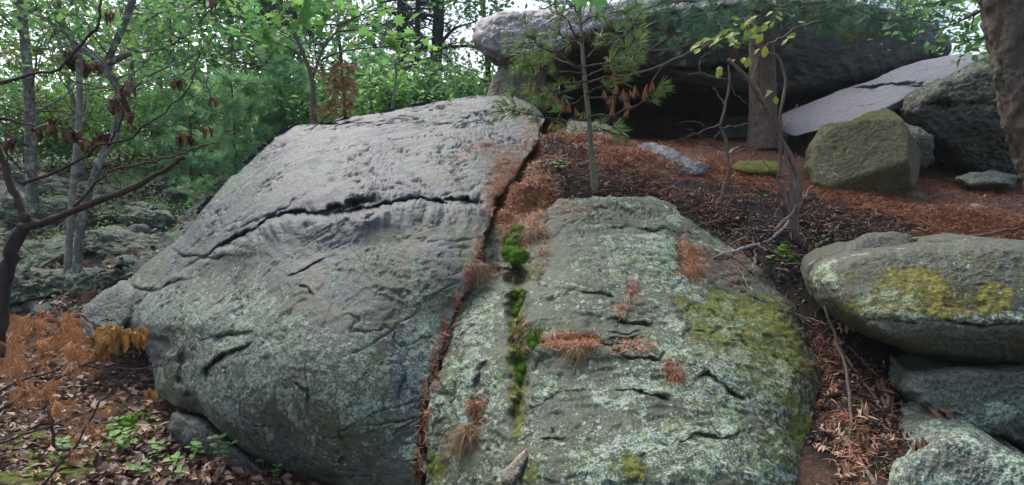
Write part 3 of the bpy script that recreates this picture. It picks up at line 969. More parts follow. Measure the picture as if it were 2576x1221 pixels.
lump = star_rock('bedrock_mass', [(2255, 275), (2290, 240), (2350, 212), (2420, 178), (2500, 146), (2620, 130), (2760, 200), (2760, 480), (2600, 492), (2540, 486), (2480, 470), (2440, 440), (2400, 405), (2360, 372), (2310, 330)], (2510, 300),
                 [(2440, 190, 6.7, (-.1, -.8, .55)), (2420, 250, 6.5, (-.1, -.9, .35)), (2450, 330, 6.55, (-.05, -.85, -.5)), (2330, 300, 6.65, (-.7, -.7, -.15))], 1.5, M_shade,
                 {'lich': lambda px, py, dk, n: .18 + .3 * sstep(270, 250, py), 'moss': lambda px, py, dk, n: .22 + .25 * sstep(270, 250, py), 'stain_shade': Z(.2)}, .05, 2.4, .8, 260, 80,
                 [([(2320, 262), (2400, 258), (2480, 262), (2540, 266)], .10, 9, .08, 24)], .05)  # canopy shade put into the rock colour
tag(lump, 'shade-darkened bulging bedrock mass beside the right tree trunk', 'rock')
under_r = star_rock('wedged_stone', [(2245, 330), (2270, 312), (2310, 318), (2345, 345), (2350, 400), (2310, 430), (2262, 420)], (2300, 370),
                    [(2290, 350, 6.5, (-.3, -.8, .5)), (2310, 400, 6.5, (.1, -.9, -.3))], .5, M_green, {'lich': Z(.2), 'moss': Z(.1), 'stain_shade': Z(.3)}, .02, 5, .6, 120, 40)
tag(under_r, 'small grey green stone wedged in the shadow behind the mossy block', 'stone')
back_r = star_rock('shade_filler_rock', [(1990, 330), (2100, 310), (2300, 270), (2420, 400), (2440, 470), (2300, 480), (2000, 420)], (2200, 380),
                   [(2200, 380, 7.4, (0, -.9, -.3))], 1.0, M_shade, {'lich': Z(.1), 'moss': Z(.1), 'stain_shade': Z(.3)}, .05, 2, .8, 120, 40)  # fills the dark gap under the slab, shade put into its colour
tag(back_r, 'shade-darkened filler rock under the tilted slab', 'rock')
block = star_rock('mossy_block', [(2030, 415), (2036, 372), (2058, 335), (2074, 314), (2150, 302), (2195, 282), (2225, 274), (2252, 284), (2272, 306), (2292, 340), (2316, 382), (2313, 425), (2302, 468), (2268, 494), (2170, 502), (2070, 488), (2040, 462)], (2170, 395),
                  [(2160, 380, 5.65, (-.28, -.8, .53)), (2180, 470, 5.62, (.1, -.82, -.56)), (2296, 400, 5.8, (.8, -.6, .1)), (2230, 290, 5.85, (-.1, -.3, .95))], .8, M_block,
                  {'lich': lambda px, py, dk, n: .2 + blobs(px, py, [(2080, 430, 50, 50, .25)]), 'moss': lambda px, py, dk, n: .1 + .55 * np.clip(n[..., 2], 0, 1), 'stain_shade': Z(.1)}, .009, 4, .86, 260, 80,
                  [([(2095, 380), (2110, 370), (2135, 375)], .015, 6, 0, 0)], .012, rollR=.14)
tag(block, 'angular boulder with an olive moss coated face under the tilted slab', 'boulder')
tan_r = star_rock('tan_rock', [(1405, 345), (1412, 318), (1440, 303), (1500, 312), (1545, 325), (1562, 350), (1500, 372), (1430, 370)], (1480, 340),
                  [(1480, 330, 6.9, (-.1, -.7, .7)), (1480, 360, 6.8, (0, -.95, .2))], .6, M_tan, {'lich': Z(.2), 'moss': Z(.3)}, .02, 5, .6, 140, 40)
tag(tan_r, 'low tan rock behind the pine sapling at the mouth of the cave', 'rock')
# ------------------------------------------------------------------ boulders on the right
rb = star_rock('lichened_boulder', [(2036, 705), (2044, 672), (2075, 650), (2130, 634), (2220, 622), (2330, 612), (2480, 606), (2620, 614), (2740, 660), (2790, 780), (2740, 890), (2580, 926), (2420, 918), (2310, 893), (2225, 862), (2150, 825), (2085, 785), (2048, 745)], (2400, 760),
               [(2300, 690, 3.25, (-.15, -.55, .82)), (2400, 740, 3.1, (-.05, -.86, .5)), (2400, 860, 3.08, (-.05, -.72, -.69)), (2090, 730, 3.3, (-.75, -.6, .1))], 1.1, M_right,
               {'film': Z(.5), 'lich': lambda px, py, dk, n: .38 + blobs(px, py, [(2230, 770, 70, 30, .55), (2080, 690, 40, 30, .35), (2500, 800, 120, 20, .25)]) - .3 * sstep(810, 840, py),
                'moss': lambda px, py, dk, n: .3 + blobs(px, py, [(2320, 740, 75, 55, .6), (2500, 740, 80, 45, .6), (2180, 770, 90, 30, .55), (2280, 690, 50, 20, .4), (2480, 660, 50, 25, .35), (2250, 720, 60, 25, .35), (2400, 790, 70, 18, .4), (2140, 700, 40, 20, .3)]) - .2 * sstep(810, 840, py),
                'stain_shade': Z(.05)}, .0115, 3.2, .82, 380, 130,
               [([(2150, 800), (2300, 808), (2450, 812), (2600, 815)], .02, 8, .02, 20)], .05, rollR=.4)
tag(rb, 'rounded grey boulder with yellow green lichen patches, overhanging the leaf filled gully', 'boulder')
lr = star_rock('lower_boulder', [(2264, 972), (2280, 942), (2400, 928), (2600, 922), (2740, 950), (2740, 1150), (2610, 1135), (2500, 1100), (2405, 1092), (2352, 1052), (2302, 1012)], (2480, 1010),
               [(2400, 1000, 3.05, (-.25, -.88, .4)), (2480, 1085, 2.98, (0, -.85, -.5))], 1.0, M_green,
               {'lich': lambda px, py, dk, n: .1 + blobs(px, py, [(2380, 1060, 90, 35, .55), (2520, 1030, 60, 50, .5), (2310, 960, 30, 25, .3)]), 'moss': Z(.08), 'stain_shade': lambda px, py, dk, n: np.clip(blobs(px, py, [(2500, 950, 120, 40, .4)]), 0, 1)},
               .02, 4, .8, 240, 80, (), .05)
tag(lr, 'dark boulder with pale lichen edging beneath the big right boulder', 'boulder')
cr = star_rock('corner_rock', [(2232, 1205), (2245, 1172), (2290, 1142), (2340, 1112), (2392, 1089), (2440, 1095), (2530, 1135), (2640, 1195), (2700, 1300), (2600, 1420), (2300, 1420), (2225, 1300)], (2440, 1230),
               [(2400, 1160, 2.55, (-.2, -.62, .76)), (2320, 1260, 2.45, (-.4, -.85, .3))], .9, M_green,
               {'lich': lambda px, py, dk, n: .6 - blobs(px, py, [(2400, 1175, 50, 30, .35)]), 'moss': Z(.1)}, .018, 4, .8, 240, 80, (), .05)
tag(cr, 'pale green lichen covered rock in the bottom right corner', 'rock')

# low stones on the terrace and round about: outline, centre, facets, material, masks, label
low = [
    ('flat_stone', [(1563, 375), (1600, 362), (1650, 362), (1690, 378), (1780, 420), (1770, 440), (1660, 450), (1610, 430), (1590, 400)], (1660, 408), [(1640, 395, 5.86, (0, -.33, .95))], M_grey, (.3, .3),
     'flat grey stone set into the needle covered terrace'),
    ('mossy_flat_stone', [(1838, 420), (1855, 408), (1910, 405), (1955, 412), (1958, 436), (1920, 443), (1870, 438)], (1900, 423), [(1900, 422, 5.75, (0, -.4, .92)), (1900, 441, 5.7, (0, -1, 0))], M_block, (.1, 1.1),
     'low yellow green mossy stone at the foot of the tree trunk'),
    ('embedded_stone', [(2145, 520), (2170, 503), (2230, 508), (2290, 520), (2335, 545), (2300, 560), (2220, 545), (2165, 540)], (2230, 528), [(2230, 525, 5.3, (0, -.45, .9))], M_green, (.5, 0.),
     'long pale green stone embedded in front of the mossy block'),
    ('embedded_stone', [(2262, 500), (2275, 484), (2310, 488), (2335, 495), (2335, 520), (2300, 520)], (2300, 502), [(2300, 500, 5.6, (0, -.5, .87))], M_green, (.4, .1), 'small pale stone to the right of the mossy block'),
    ('embedded_stone', [(2425, 525), (2445, 512), (2470, 515), (2482, 528), (2460, 538)], (2452, 525), [(2452, 524, 5.4, (0, -.5, .87))], M_tan, (.3, .1), 'small tan stone on the needles left of the right tree'),
    ('embedded_stone', [(2410, 450), (2440, 435), (2510, 432), (2560, 445), (2540, 465), (2440, 468)], (2480, 450), [(2480, 448, 6.2, (0, -.5, .87))], M_green, (.25, .1), 'low grey green stone below the dark bedrock mass'),
    ('ledge_stone', [(2118, 640), (2135, 610), (2180, 590), (2240, 584), (2290, 592), (2305, 615), (2290, 640), (2200, 650)], (2210, 618), [(2210, 610, 3.75, (0, -.6, .8))], M_right, (.35, .15), 'knobbly stone lying behind the rounded right boulder'),
    ('ledge_stone', [(2350, 620), (2380, 604), (2460, 610), (2560, 640), (2600, 670), (2400, 660)], (2450, 635), [(2450, 628, 3.65, (0, -.6, .8))], M_green, (.45, .05), 'flat pale green stone behind the right boulder near the frame edge'),
    ('gully_stone', [(2060, 655), (2080, 645), (2120, 650), (2128, 672), (2090, 680), (2062, 672)], (2094, 662), [(2094, 660, 3.9, (-.2, -.6, .75))], M_dark, (.2, .05), 'small dark stone left of the rounded right boulder'),
    ('pale_stone', [(1258, 1190), (1290, 1160), (1322, 1130), (1330, 1150), (1310, 1190), (1290, 1221), (1262, 1218)], (1292, 1180), [(1292, 1180, 2.735, (-.15, -.75, .62))], M_tan, (.1, .1), 'pale tan flake of rock at the bottom of the mossy groove'),
    ('pale_boulder', [(380, 365), (395, 348), (440, 343), (470, 350), (478, 368), (430, 378)], (430, 362), [(430, 358, 16.5, (0, -.6, .8))], M_pale, (.3, .05), 'pale boulder far up the wooded slope'),
    ('undercut_rock', [(420, 1075), (440, 1040), (500, 1055), (560, 1100), (640, 1160), (700, 1210), (640, 1215), (520, 1160), (450, 1110)], (540, 1120), [(540, 1110, 3.85, (-.3, -.9, .3))], M_dark, (.35, .1), 'low dark rock tucked under the overhang of the huge boulder'),
    ('slope_rock', [(30, 795), (0, 770), (40, 745), (100, 742), (150, 765), (140, 790), (80, 805)], (80, 775), [(80, 770, 7.2, (0, -.5, .86))], M_green, (.5, .1), 'flat pale lichened rock at the foot of the left slope'),
    ('slope_rock', [(95, 775), (120, 735), (150, 715), (165, 740), (150, 775)], (130, 752), [(130, 750, 7.0, (-.3, -.8, .5))], M_dark, (.1, .1), 'dark angular rock beside the thin pale trunks on the left slope'),
    ('slope_rock', [(200, 815), (212, 770), (260, 735), (310, 712), (345, 740), (330, 800), (290, 850), (230, 850)], (275, 785), [(275, 775, 5.0, (-.35, -.7, .62))], M_green, (.3, .25), 'greenish rock slab against the left end of the huge boulder'),
]
for (nm, ol, c, fc, mt, (lv, mv), lab) in low:
    w = max(p[0] for p in ol) - min(p[0] for p in ol)
    th = max(.08, .45 * w / F * fc[0][2])
    o = star_rock(nm, ol, c, fc, th, mt, {'lich': Z(lv), 'moss': Z(mv)}, .012 * min(1.5, th * 4), 6, .55, 120, 40, (), .02, rollR=th * .45, wob=2.5, drop=.25)
    tag(o, lab, 'boulder' if nm == 'pale_boulder' else ('rock' if 'rock' in nm else 'stone'))
SOLIDS.append(BVHTree.FromPolygons([tuple(q) for q in gV.tolist()], [tuple(q) for q in gQ.tolist()]))


def drop(px, py, up=None):
    """First rock or ground point met along the sight line to a survey pixel: (point, normal)."""
    d = Vector(rays(px, py)).normalized()
    best = None
    for t in SOLIDS:
        h = t.ray_cast(Vector(EYE), d, 60)
        if h[0] is not None and (best is None or h[3] < best[2]):
            best = (np.array(h[0]), np.array(h[1]), h[3])
    p, n, _ = best
    if n @ np.array(d) > 0: n = -n
    return p, n


def fall(x, y, z0=8.0):
    """Highest surface under a world point."""
    best = None
    for t in SOLIDS:
        h = t.ray_cast(Vector((x, y, z0)), Vector((0, 0, -1)), 60)
        if h[0] is not None and (best is None or h[0].z > best[0][2]):
            best = (np.array(h[0]), np.array(h[1]))
    return best


# rubble on the left slope: individual stones sharing a few shapes
shapes = []
for k in range(6):
    bme = bpy.data.meshes.new('stone')
    import bmesh
    bm = bmesh.new()
    bmesh.ops.create_icosphere(bm, subdivisions=3, radius=1)
    P = np.array([v.co[:] for v in bm.verts])
    nn = rs.normal(size=(9, 3)); nn /= np.linalg.norm(nn, axis=1)[:, None]
    hh = .5 + .3 * rs.rand(9)
    sc = np.min(np.where(P @ nn.T > .05, hh / np.maximum(P @ nn.T, .05), 9), axis=1)
    P = P * np.minimum(sc, 1.05)[:, None] * np.array([1.2, .95, .6])
    P = P * (1 + .14 * fbm(P, 2.2, 4, off=k * 3.))[:, None]
    for v_, p_ in zip(bm.verts, P): v_.co = p_
    for f_ in bm.faces: f_.smooth = True
    bm.to_mesh(bme); bm.free()
    for an, av in (('lich', .38 + .1 * (k % 3)), ('moss', .1), ('stain_shade', 0.)):
        a_ = bme.attributes.new(an, 'FLOAT', 'POINT')
        a_.data.foreach_set('value', np.full(len(P), av, np.float32))
    bme.materials.append((M_green, M_grey, M_pale)[k % 3] if k != 2 else M_green)
    shapes.append(bme)
big_shapes = []
for k in range(4):
    bm = bmesh.new()
    bmesh.ops.create_icosphere(bm, subdivisions=6, radius=1)
    P = np.array([v.co[:] for v in bm.verts])
    F_ = np.array([[v.index for v in f.verts] for f in bm.faces])
    bm.free()
    nn = rs.normal(size=(12, 3)); nn /= np.linalg.norm(nn, axis=1)[:, None]
    hh = .55 + .35 * rs.rand(12)
    sc = np.min(np.where(P @ nn.T > .05, hh / np.maximum(P @ nn.T, .05), 9), axis=1)
    P = P * np.minimum(sc, 1.05)[:, None] * np.array([1.3, .9, .5])
    P = P * (1 + .3 * plates(fbm(P, 1.6, 5, .55, off=k * 3.), 4) + .05 * fbm(P, 9, 4, .6))[:, None]
    big_shapes.append(make_mesh('slope_outcrop', P, F_, None, {'lich': np.full(len(P), .5), 'moss': np.full(len(P), .2), 'film': np.full(len(P), .7), 'stain_shade': np.zeros(len(P))}, True, M_ledge if k % 2 else M_green))
for k, (px, py, s_) in enumerate([(460, 530, .55), (330, 610, .6), (410, 640, .45), (120, 640, .7), (520, 480, .5), (250, 700, .5), (350, 700, .4), (60, 720, .5), (420, 470, .6), (220, 560, .6), (560, 455, .5), (120, 540, .7), (300, 480, .7), (30, 600, .7), (180, 470, .8), (390, 560, .5), (480, 600, .4)]):
    p, n = drop(px, py)
    if p[1] < 6: continue
    o = link('slope_outcrop', big_shapes[k % 4], p - np.array([0, 0, s_ * .12]))
    o.scale = (s_, s_, s_ * rnd.uniform(.7, 1.0))
    o.rotation_euler = (rnd.uniform(-.2, .35), rnd.uniform(-.25, .25), rnd.uniform(0, 6.3))
    tag(o, 'rugged lichened outcrop breaking through the litter of the left slope', 'rock', 'outcrops on the left slope')
n_st = 0
while n_st < 110:
    px, py = rnd.uniform(0, 620), rnd.uniform(400, 800)
    p, n = drop(px, py)
    if p[1] < 6.5 or p[1] > 18 or p[0] > -.9: continue
    s = rnd.uniform(.05, .15) * (1 if rnd.random() < .85 else 1.9)
    o = link('slope_stone', shapes[n_st % 6], p - np.array([0, 0, s * .22]))
    o.scale = (s, s, s * rnd.uniform(.7, 1.1))
    o.rotation_euler = (rnd.uniform(-.3, .3), rnd.uniform(-.3, .3), rnd.uniform(0, 6.3))
    tag(o, 'lichen spotted stone lying in the rubble of the left slope', 'stone', 'stones scattered on the left slope')
    n_st += 1
# ------------------------------------------------------------------ plant materials and leaf shapes
M_leaf = leaf_mat('leaf_green', [(.0, (.06, .15, .06)), (.35, (.10, .24, .09)), (.7, (.14, .31, .09)), (1.0, (.23, .36, .09))], trans=.55)
M_leafb = leaf_mat('leaf_bright', [(.0, (.10, .25, .08)), (.5, (.17, .38, .10)), (1.0, (.28, .48, .11))], trans=.55)
M_leafy = leaf_mat('leaf_yellow_green', [(.0, (.12, .22, .03)), (.55, (.22, .30, .04)), (.85, (.35, .33, .05)), (1.0, (.42, .22, .05))], trans=.4)
M_leafblue = leaf_mat('pine_pale', [(.0, (.12, .28, .13)), (.6, (.2, .42, .2)), (1.0, (.32, .52, .2))], trans=.5)
M_pine = leaf_mat('pine_needles', [(.0, (.06, .13, .045)), (.5, (.11, .21, .06)), (.85, (.18, .27, .07)), (1.0, (.28, .24, .07))], trans=.35)
M_pined = leaf_mat('pine_dark', [(.0, (.02, .06, .035)), (.6, (.04, .10, .055)), (1.0, (.06, .13, .06))], trans=.3)
M_dead = leaf_mat('dead_needles', [(.0, (.16, .07, .035)), (.5, (.31, .15, .075)), (1.0, (.46, .26, .14))], trans=.3)
M_orange = leaf_mat('orange_needles', [(.0, (.2, .075, .028)), (.5, (.38, .16, .055)), (1.0, (.52, .27, .11))], trans=.35)
M_deadleaf = leaf_mat('dead_leaf', [(.0, (.04, .022, .015)), (.5, (.10, .055, .033)), (1.0, (.2, .12, .07))], trans=.2)
M_tanleaf = leaf_mat('tan_leaf', [(.0, (.2, .09, .025)), (.5, (.34, .18, .05)), (1.0, (.45, .27, .09))], trans=.35)
M_oakleaf = leaf_mat('fallen_oak_leaf', [(.0, (.16, .08, .045)), (.5, (.30, .17, .10)), (1.0, (.45, .29, .19))], trans=.15)
M_leaflit = leaf_mat('leaf_litter', [(.0, (.035, .02, .014)), (.45, (.11, .06, .036)), (.8, (.22, .135, .085)), (1.0, (.36, .26, .18))], trans=.05)
M_litter = leaf_mat('needle_litter', [(.0, (.045, .018, .011)), (.35, (.17, .055, .025)), (.7, (.37, .13, .055)), (.9, (.42, .2, .1)), (1.0, (.5, .33, .2))], trans=0.05)
M_grassdry = leaf_mat('dry_grass', [(.0, (.13, .07, .03)), (.5, (.25, .15, .07)), (1.0, (.38, .27, .14))], trans=.2)
M_grass = leaf_mat('green_grass', [(.0, (.05, .09, .015)), (.6, (.1, .16, .025)), (1.0, (.2, .22, .06))], trans=.3)
M_moss = leaf_mat('moss', [(.0, (.02, .05, .004)), (.4, (.055, .14, .006)), (.8, (.12, .25, .012)), (1.0, (.2, .3, .02))], trans=.25, rough=.8)
M_bark = bark_mat('bark_grey', (.04, .036, .033), (.17, .155, .14), 1.0, .6)
M_barkd = bark_mat('bark_dark', (.018, .016, .015), (.07, .06, .055), 1.0)
M_barkp = bark_mat('bark_pale', (.09, .085, .075), (.26, .25, .22), 1.0, .6)
M_barkb = bark_mat('bark_brown', (.022, .019, .016), (.15, .125, .098), .55, .3, (.2, .21, .15))
M_twig = bark_mat('twig_brown', (.05, .035, .028), (.19, .14, .11), 2.0)
M_twigd = bark_mat('twig_dark', (.022, .016, .014), (.09, .062, .05), 2.0)
M_sapling = bark_mat('sapling_bark', (.06, .065, .04), (.19, .2, .13), 2.0)

OVAL = (np.array([(0, 0, 0), (.3, .42, .07), (0, 1, -.1), (-.3, .42, .07)], float), np.array([(0, 1, 2), (0, 2, 3)]))
_a = np.array([(0, 0), (.12, .12), (.42, .05), (.30, .28), (.56, .42), (.32, .5), (.36, .78), (.14, .72), (0, 1.0)])
_lob = np.concatenate([_a, _a[1:-1][::-1] * [-1, 1]])
LOBED = (np.array([(0, .42, -.02)] + [(x, y, .16 * abs(x) - .12 * (y - .4) ** 2) for x, y in _lob], float),
         np.array([(0, k + 1, (k + 1) % len(_lob) + 1) for k in range(len(_lob))]))
_b = np.array([(0, 0), (.06, .18), (.24, .12), (.13, .3), (.36, .36), (.15, .48), (.38, .62), (.15, .68), (.22, .86), (.06, .84), (0, 1.0)])
_oak = np.concatenate([_b, _b[1:-1][::-1] * [-1, 1]])


def oak_leaf(curl, twist):
    """Lobed oak leaf with a midrib ridge and curled edges."""
    o = _oak
    V = [(0, y, 0) for y in (.2, .5, .8)] + [(x, y, 0) for x, y in o]
    V = np.array(V, float)
    V[:, 2] = curl * (V[:, 0] ** 2) * 2.2 - .25 * curl * (V[:, 1] - .4) ** 2 * 2 + twist * V[:, 0] * (V[:, 1] - .5)
    T = []
    n = len(o)
    for k in range(n):
        y = (o[k][1] + o[(k + 1) % n][1]) / 2
        c = 0 if y < .35 else (1 if y < .65 else 2)
        T.append((c, 3 + k, 3 + (k + 1) % n))
    T += [(0, 1, 3 + 4), (1, 0, 3 + n - 4), (1, 2, 3 + 6), (2, 1, 3 + n - 6)]
    return V, np.array(T)


def tuft(nn, spread, w, droop=0.0, seed=0, both=False):
    """Fan of pine needles leaving the origin along +Y, unit length."""
    r = np.random.RandomState(seed)
    V, T = [], []
    for k in range(nn):
        a, t = r.uniform(0, 6.283), spread * math.sqrt(r.uniform(.05, 1))
        L = r.uniform(.75, 1.05)
        d = np.array([math.sin(t) * math.cos(a), math.cos(t), math.sin(t) * math.sin(a)])
        s = np.cross(d, r.normal(size=3))
        s /= np.linalg.norm(s)
        m = d * L * .55 + np.array([0, 0, -droop * .25])
        e = d * L + np.array([0, 0, -droop])
        j = len(V)
        V += [-s * w * .7, s * w * .7, m + s * w, m - s * w, e]
        T += [(j, j + 1, j + 2), (j, j + 2, j + 3), (j + 3, j + 2, j + 4)]
    return np.array(V), np.array(T)


TUFT_FAR = tuft(9, .75, .032, 0, 2)
TUFT_MID = tuft(16, .85, .024, .05, 3)
UP = np.array([0, 0, 1.0])


def wander(start, d, L, n, curl, lift=0.0, r=rs):
    """Crooked limb path."""
    P = [np.array(start, float)]
    d = np.array(d, float) / np.linalg.norm(d)
    for k in range(n):
        d = d + curl * r.normal(size=3) + lift * UP
        d /= np.linalg.norm(d)
        P.append(P[-1] + d * L / n)
    return np.array(P)


def leaf_spray(bag, pts, spread, count, size, shape, r, flat=1.6, jitter=.35):
    idx = r.randint(0, len(pts), count)
    pos = np.asarray(pts)[idx] + r.normal(size=(count, 3)) * np.array([spread, spread, spread * .55])
    x, y, z = frames(count, flat, UP, r)
    s = size * (1 + jitter * (r.rand(count, 1) - .5) * 2)
    bag.scatter(*shape, pos, x * s, y * s, z * s, r.rand(count))


def needle_spray(bag, pts, dirs, size, shape, r, jit=.5):
    n = len(pts)
    d = np.asarray(dirs) + jit * r.normal(size=(n, 3))
    x, y, z = frames_dir(d, r)
    s = size * r.uniform(.75, 1.15, size=(n, 1))
    bag.scatter(*shape, np.asarray(pts), x * s, y * s, z * s, r.rand(n))


def broad_tree(name, trunk, r0, r1, label, cat, group=None, bark=None, leaf=None, nb=14, f0=.35, L=(.9, 2.0), leaves=2200, size=.1, shape=OVAL,
               seed=0, spread=.2, up=.35, side=None, extra=()):
    r = np.random.RandomState(seed)
    T = smooth_line(trunk, 26)
    base = T[0].copy()
    base[2] = float(ground(base[0], base[1])) - .05
    if T[0][2] - base[2] > .1: T = np.concatenate([base[None], T])
    root = empty(name, base, label, cat, group)
    bag, cr = Bag(), Bag()
    wob = 1 + .05 * r.normal(size=len(T))
    f = np.linspace(0, 1, len(T))
    R = (r0 + (r1 - r0) * f) * wob + r0 * .5 * np.exp(-f * 22)
    bag.tube(T, R, 12)
    tips = []
    paths = []
    for e in extra: paths.append((smooth_line(e, 12), r1 * 1.1))
    for k in range(nb):
        t = f0 + (1 - f0) * (k + r.rand()) / nb
        i = min(int(t * (len(T) - 1)), len(T) - 2)
        p = T[i]
        a = r.uniform(0, 6.283) if side is None else side + r.normal() * .7
        Lk = r.uniform(*L) * (1.15 - .55 * (t - f0) / (1 - f0))
        P = wander(p, (math.cos(a), math.sin(a), up + .3 * r.rand()), Lk, 8, .16, .0, r)
        paths.append((P, max(.006, R[i] * .34)))
    for P, rad in paths:
        bag.tube(P, np.linspace(rad, .003, len(P)), 6)
        m = len(P)
        tips += list(P[m // 2:])
        for q in range(5):
            j = r.randint(m // 4, m)
            d = P[min(j, m - 1)] - P[max(j - 1, 0)]
            d = d / (np.linalg.norm(d) + 1e-6) + r.normal(size=3) * np.array([.7, .7, .35])
            S_ = wander(P[j], d, r.uniform(.25, .55) * max(.6, np.linalg.norm(P[-1] - P[0])), 5, .2, .02, r)
            bag.tube(S_, np.linspace(rad * .4, .002, len(S_)), 4)
            tips += list(S_[1:])
    bag.build('trunk', bark or M_bark, root)
    leaf_spray(cr, tips, spread, leaves, size, shape, r)
    cr.build('crown', leaf or M_leaf, root)
    return root


def conifer(name, trunk, r0, r1, label, cat, group=None, bark=None, leaf=None, f0=.1, nb=30, L=(.6, 1.6), size=.13, shape=TUFT_FAR, per=26, seed=0, droop=-.05, dead=None, extra=()):
    r = np.random.RandomState(seed)
    T = smooth_line(trunk, 22)
    base = T[0].copy()
    base[2] = float(ground(base[0], base[1])) - .05
    if T[0][2] - base[2] > .1: T = np.concatenate([base[None], T])
    root = empty(name, base, label, cat, group)
    bag, cr = Bag(), Bag()
    f = np.linspace(0, 1, len(T))
    R = r0 + (r1 - r0) * f + r0 * .4 * np.exp(-f * 20)
    bag.tube(T, R, 12)
    pts, dirs = [], []
    paths = [smooth_line(e, 12) for e in extra]
    for k in range(nb):
        t = f0 + (1 - f0) * (k + r.rand()) / nb
        i = min(int(t * (len(T) - 1)), len(T) - 2)
        a = k * 2.4 + r.normal() * .3
        Lk = r.uniform(*L) * (1.1 - .75 * (t - f0) / (1 - f0 + 1e-6))
        paths.append(wander(T[i], (math.cos(a), math.sin(a), .12), Lk, 8, .09, droop, r))
    for P in paths:
        bag.tube(P, np.linspace(max(.005, r1 * .5), .003, len(P)), 5)
        m = len(P)
        for q in range(per):
            j = r.randint(m // 4, m)
            d = P[j] - P[j - 1]
            d /= np.linalg.norm(d) + 1e-6
            off = r.normal(size=3) * np.array([1, 1, .35])
            off -= d * (off @ d)
            s = r.uniform(0, .22) * min(1.2, np.linalg.norm(P[-1] - P[0]))
            pts.append(P[j] + off * s)
            dirs.append(d + off * .8 + np.array([0, 0, .1]))
    bag.build('trunk', bark or M_barkd, root)
    needle_spray(cr, pts, dirs, size, shape, r)
    cr.build('crown', leaf or M_pined, root)
    return root


def line(d, *pts):
    """World polyline from survey pixels at one distance (or per-point distance as third value)."""
    return np.array([at(p[0], p[1], p[2] if len(p) > 2 else d) for p in pts])


# ------------------------------------------------------------------ trees of the left slope, one by one
broad_tree('young_tree', line(9.5, (80, 600), (80, 480), (76, 320), (70, 180), (55, 30), (45, -80), (30, -220)), .085, .05,
           'straight grey trunked tree at the far left with yellowing leaves', 'tree', None, M_bark, leaf_mat('leaf_left', [(0, (.06, .12, .025)), (.5, (.12, .2, .035)), (1, (.26, .28, .05))], trans=.45),
           16, .25, (.8, 1.8), 1600, .095, seed=21, spread=.22)
broad_tree('young_tree', line(7.4, (165, 800), (172, 640), (185, 460), (197, 330), (200, 210), (190, 125), (158, 60), (150, 0), (175, -90)), .04, .024,
           'slender tree with a pale blotched lower trunk on the left slope', 'tree', None, M_barkp, M_leaf, 10, .4, (.5, 1.2), 900, .085, seed=22)
broad_tree('young_tree', line(7.2, (185, 800), (203, 570), (228, 470), (255, 400), (290, 330), (306, 262), (292, 212), (268, 165), (276, 140), (312, 60), (345, -40), (350, -120)), .042, .036,
           'tree with a crooked S shaped trunk, pale at its foot', 'tree', None, M_bark, M_leaf, 9, .5, (.5, 1.4), 900, .085, seed=23,
           extra=[line(7.2, (292, 212), (240, 150), (150, 75), (60, 20)), line(7.2, (270, 160), (340, 130), (420, 120), (500, 60))])
broad_tree('dark_tree', line(14, (660, 400), (664, 270), (672, 160), (668, 60), (655, -40), (650, -200)), .10, .07, 'dark trunked oak standing behind the left end of the huge boulder', 'tree',
           None, M_barkd, M_leaf, 16, .4, (1.2, 2.8), 2600, .13, seed=24, spread=.28)
broad_tree('young_tree', line(13, (575, 380), (575, 225), (578, 100), (579, -40), (575, -150)), .05, .035, 'thin straight pale trunk rising above the fluffy green pines', 'tree', None, M_barkp, M_leaf, 12, .4, (.8, 1.6), 1700, .12, seed=25)
broad_tree('maple_sapling', line(8.6, (789, 330), (788, 260), (785, 200), (765, 140), (735, 75), (700, 20), (690, -60)), .038, .015,
           'maple sapling with bright green lobed leaves spreading over the boulder crest', 'tree', None, M_twig, M_leafb, 9, .55, (.5, 1.1), 420, .14, LOBED, 26, .14, .3,
           extra=[line(8.6, (785, 198), (810, 130), (845, 80), (880, 20), (892, -40)), line(8.6, (810, 150), (860, 130), (920, 122), (985, 118), (1040, 128)),
                  line(8.4, (845, 80), (910, 75), (970, 85), (1020, 100)), line(8.5, (765, 140), (700, 110), (640, 105)), line(8.5, (860, 60), (930, 30), (990, 20))])
conifer('dead_pine_sapling', line(8.4, (868, 330), (866, 250), (862, 200), (858, 150)), .022, .008, 'dead pine sapling with hanging rust orange needles behind the boulder crest', 'tree',
        None, M_twigd, M_dead, .05, 15, (.3, .62), .12, TUFT_MID, 12, 31, -.16)
conifer('dark_pine', line(13, (1005, 330), (1008, 200), (1010, 60), (1012, -80), (1015, -260)), .12, .08, 'dark pine, leftmost of the close trunks behind the boulder crest', 'tree', 'dark pines behind the boulder crest', M_barkd, M_pined, .3, 34, (.8, 2.0), .17, TUFT_FAR, 34, 32)
conifer('dark_pine', line(13.6, (1045, 330), (1048, 200), (1050, 60), (1052, -80), (1050, -260)), .06, .04, 'thin dark pine between two thicker trunks behind the boulder crest', 'tree', 'dark pines behind the boulder crest', M_barkd, M_pined, .35, 24, (.6, 1.4), .17, TUFT_FAR, 26, 33)
conifer('dark_pine', line(12.6, (1085, 330), (1090, 230), (1100, 110), (1105, 0), (1108, -120), (1110, -260)), .13, .09, 'thick dark pine with a long limb reaching right beside the overhang', 'tree', 'dark pines behind the boulder crest', M_barkd, M_pined, .45, 20, (.8, 1.8), .17, TUFT_FAR, 24, 34,
        extra=[line(12.4, (1100, 120), (1140, 75), (1180, 60), (1230, 45)), line(12.5, (1100, 140), (1050, 160), (990, 190)), line(12.5, (1098, 170), (1140, 180), (1180, 200))])
broad_tree('young_tree', line(11.5, (1232, 270), (1228, 180), (1222, 100), (1215, 0), (1212, -100)), .05, .035, 'slim dark tree just left of the rock nose of the overhang', 'tree', None, M_barkd, M_leaf, 12, .2, (.6, 1.3), 1300, .11, seed=35)
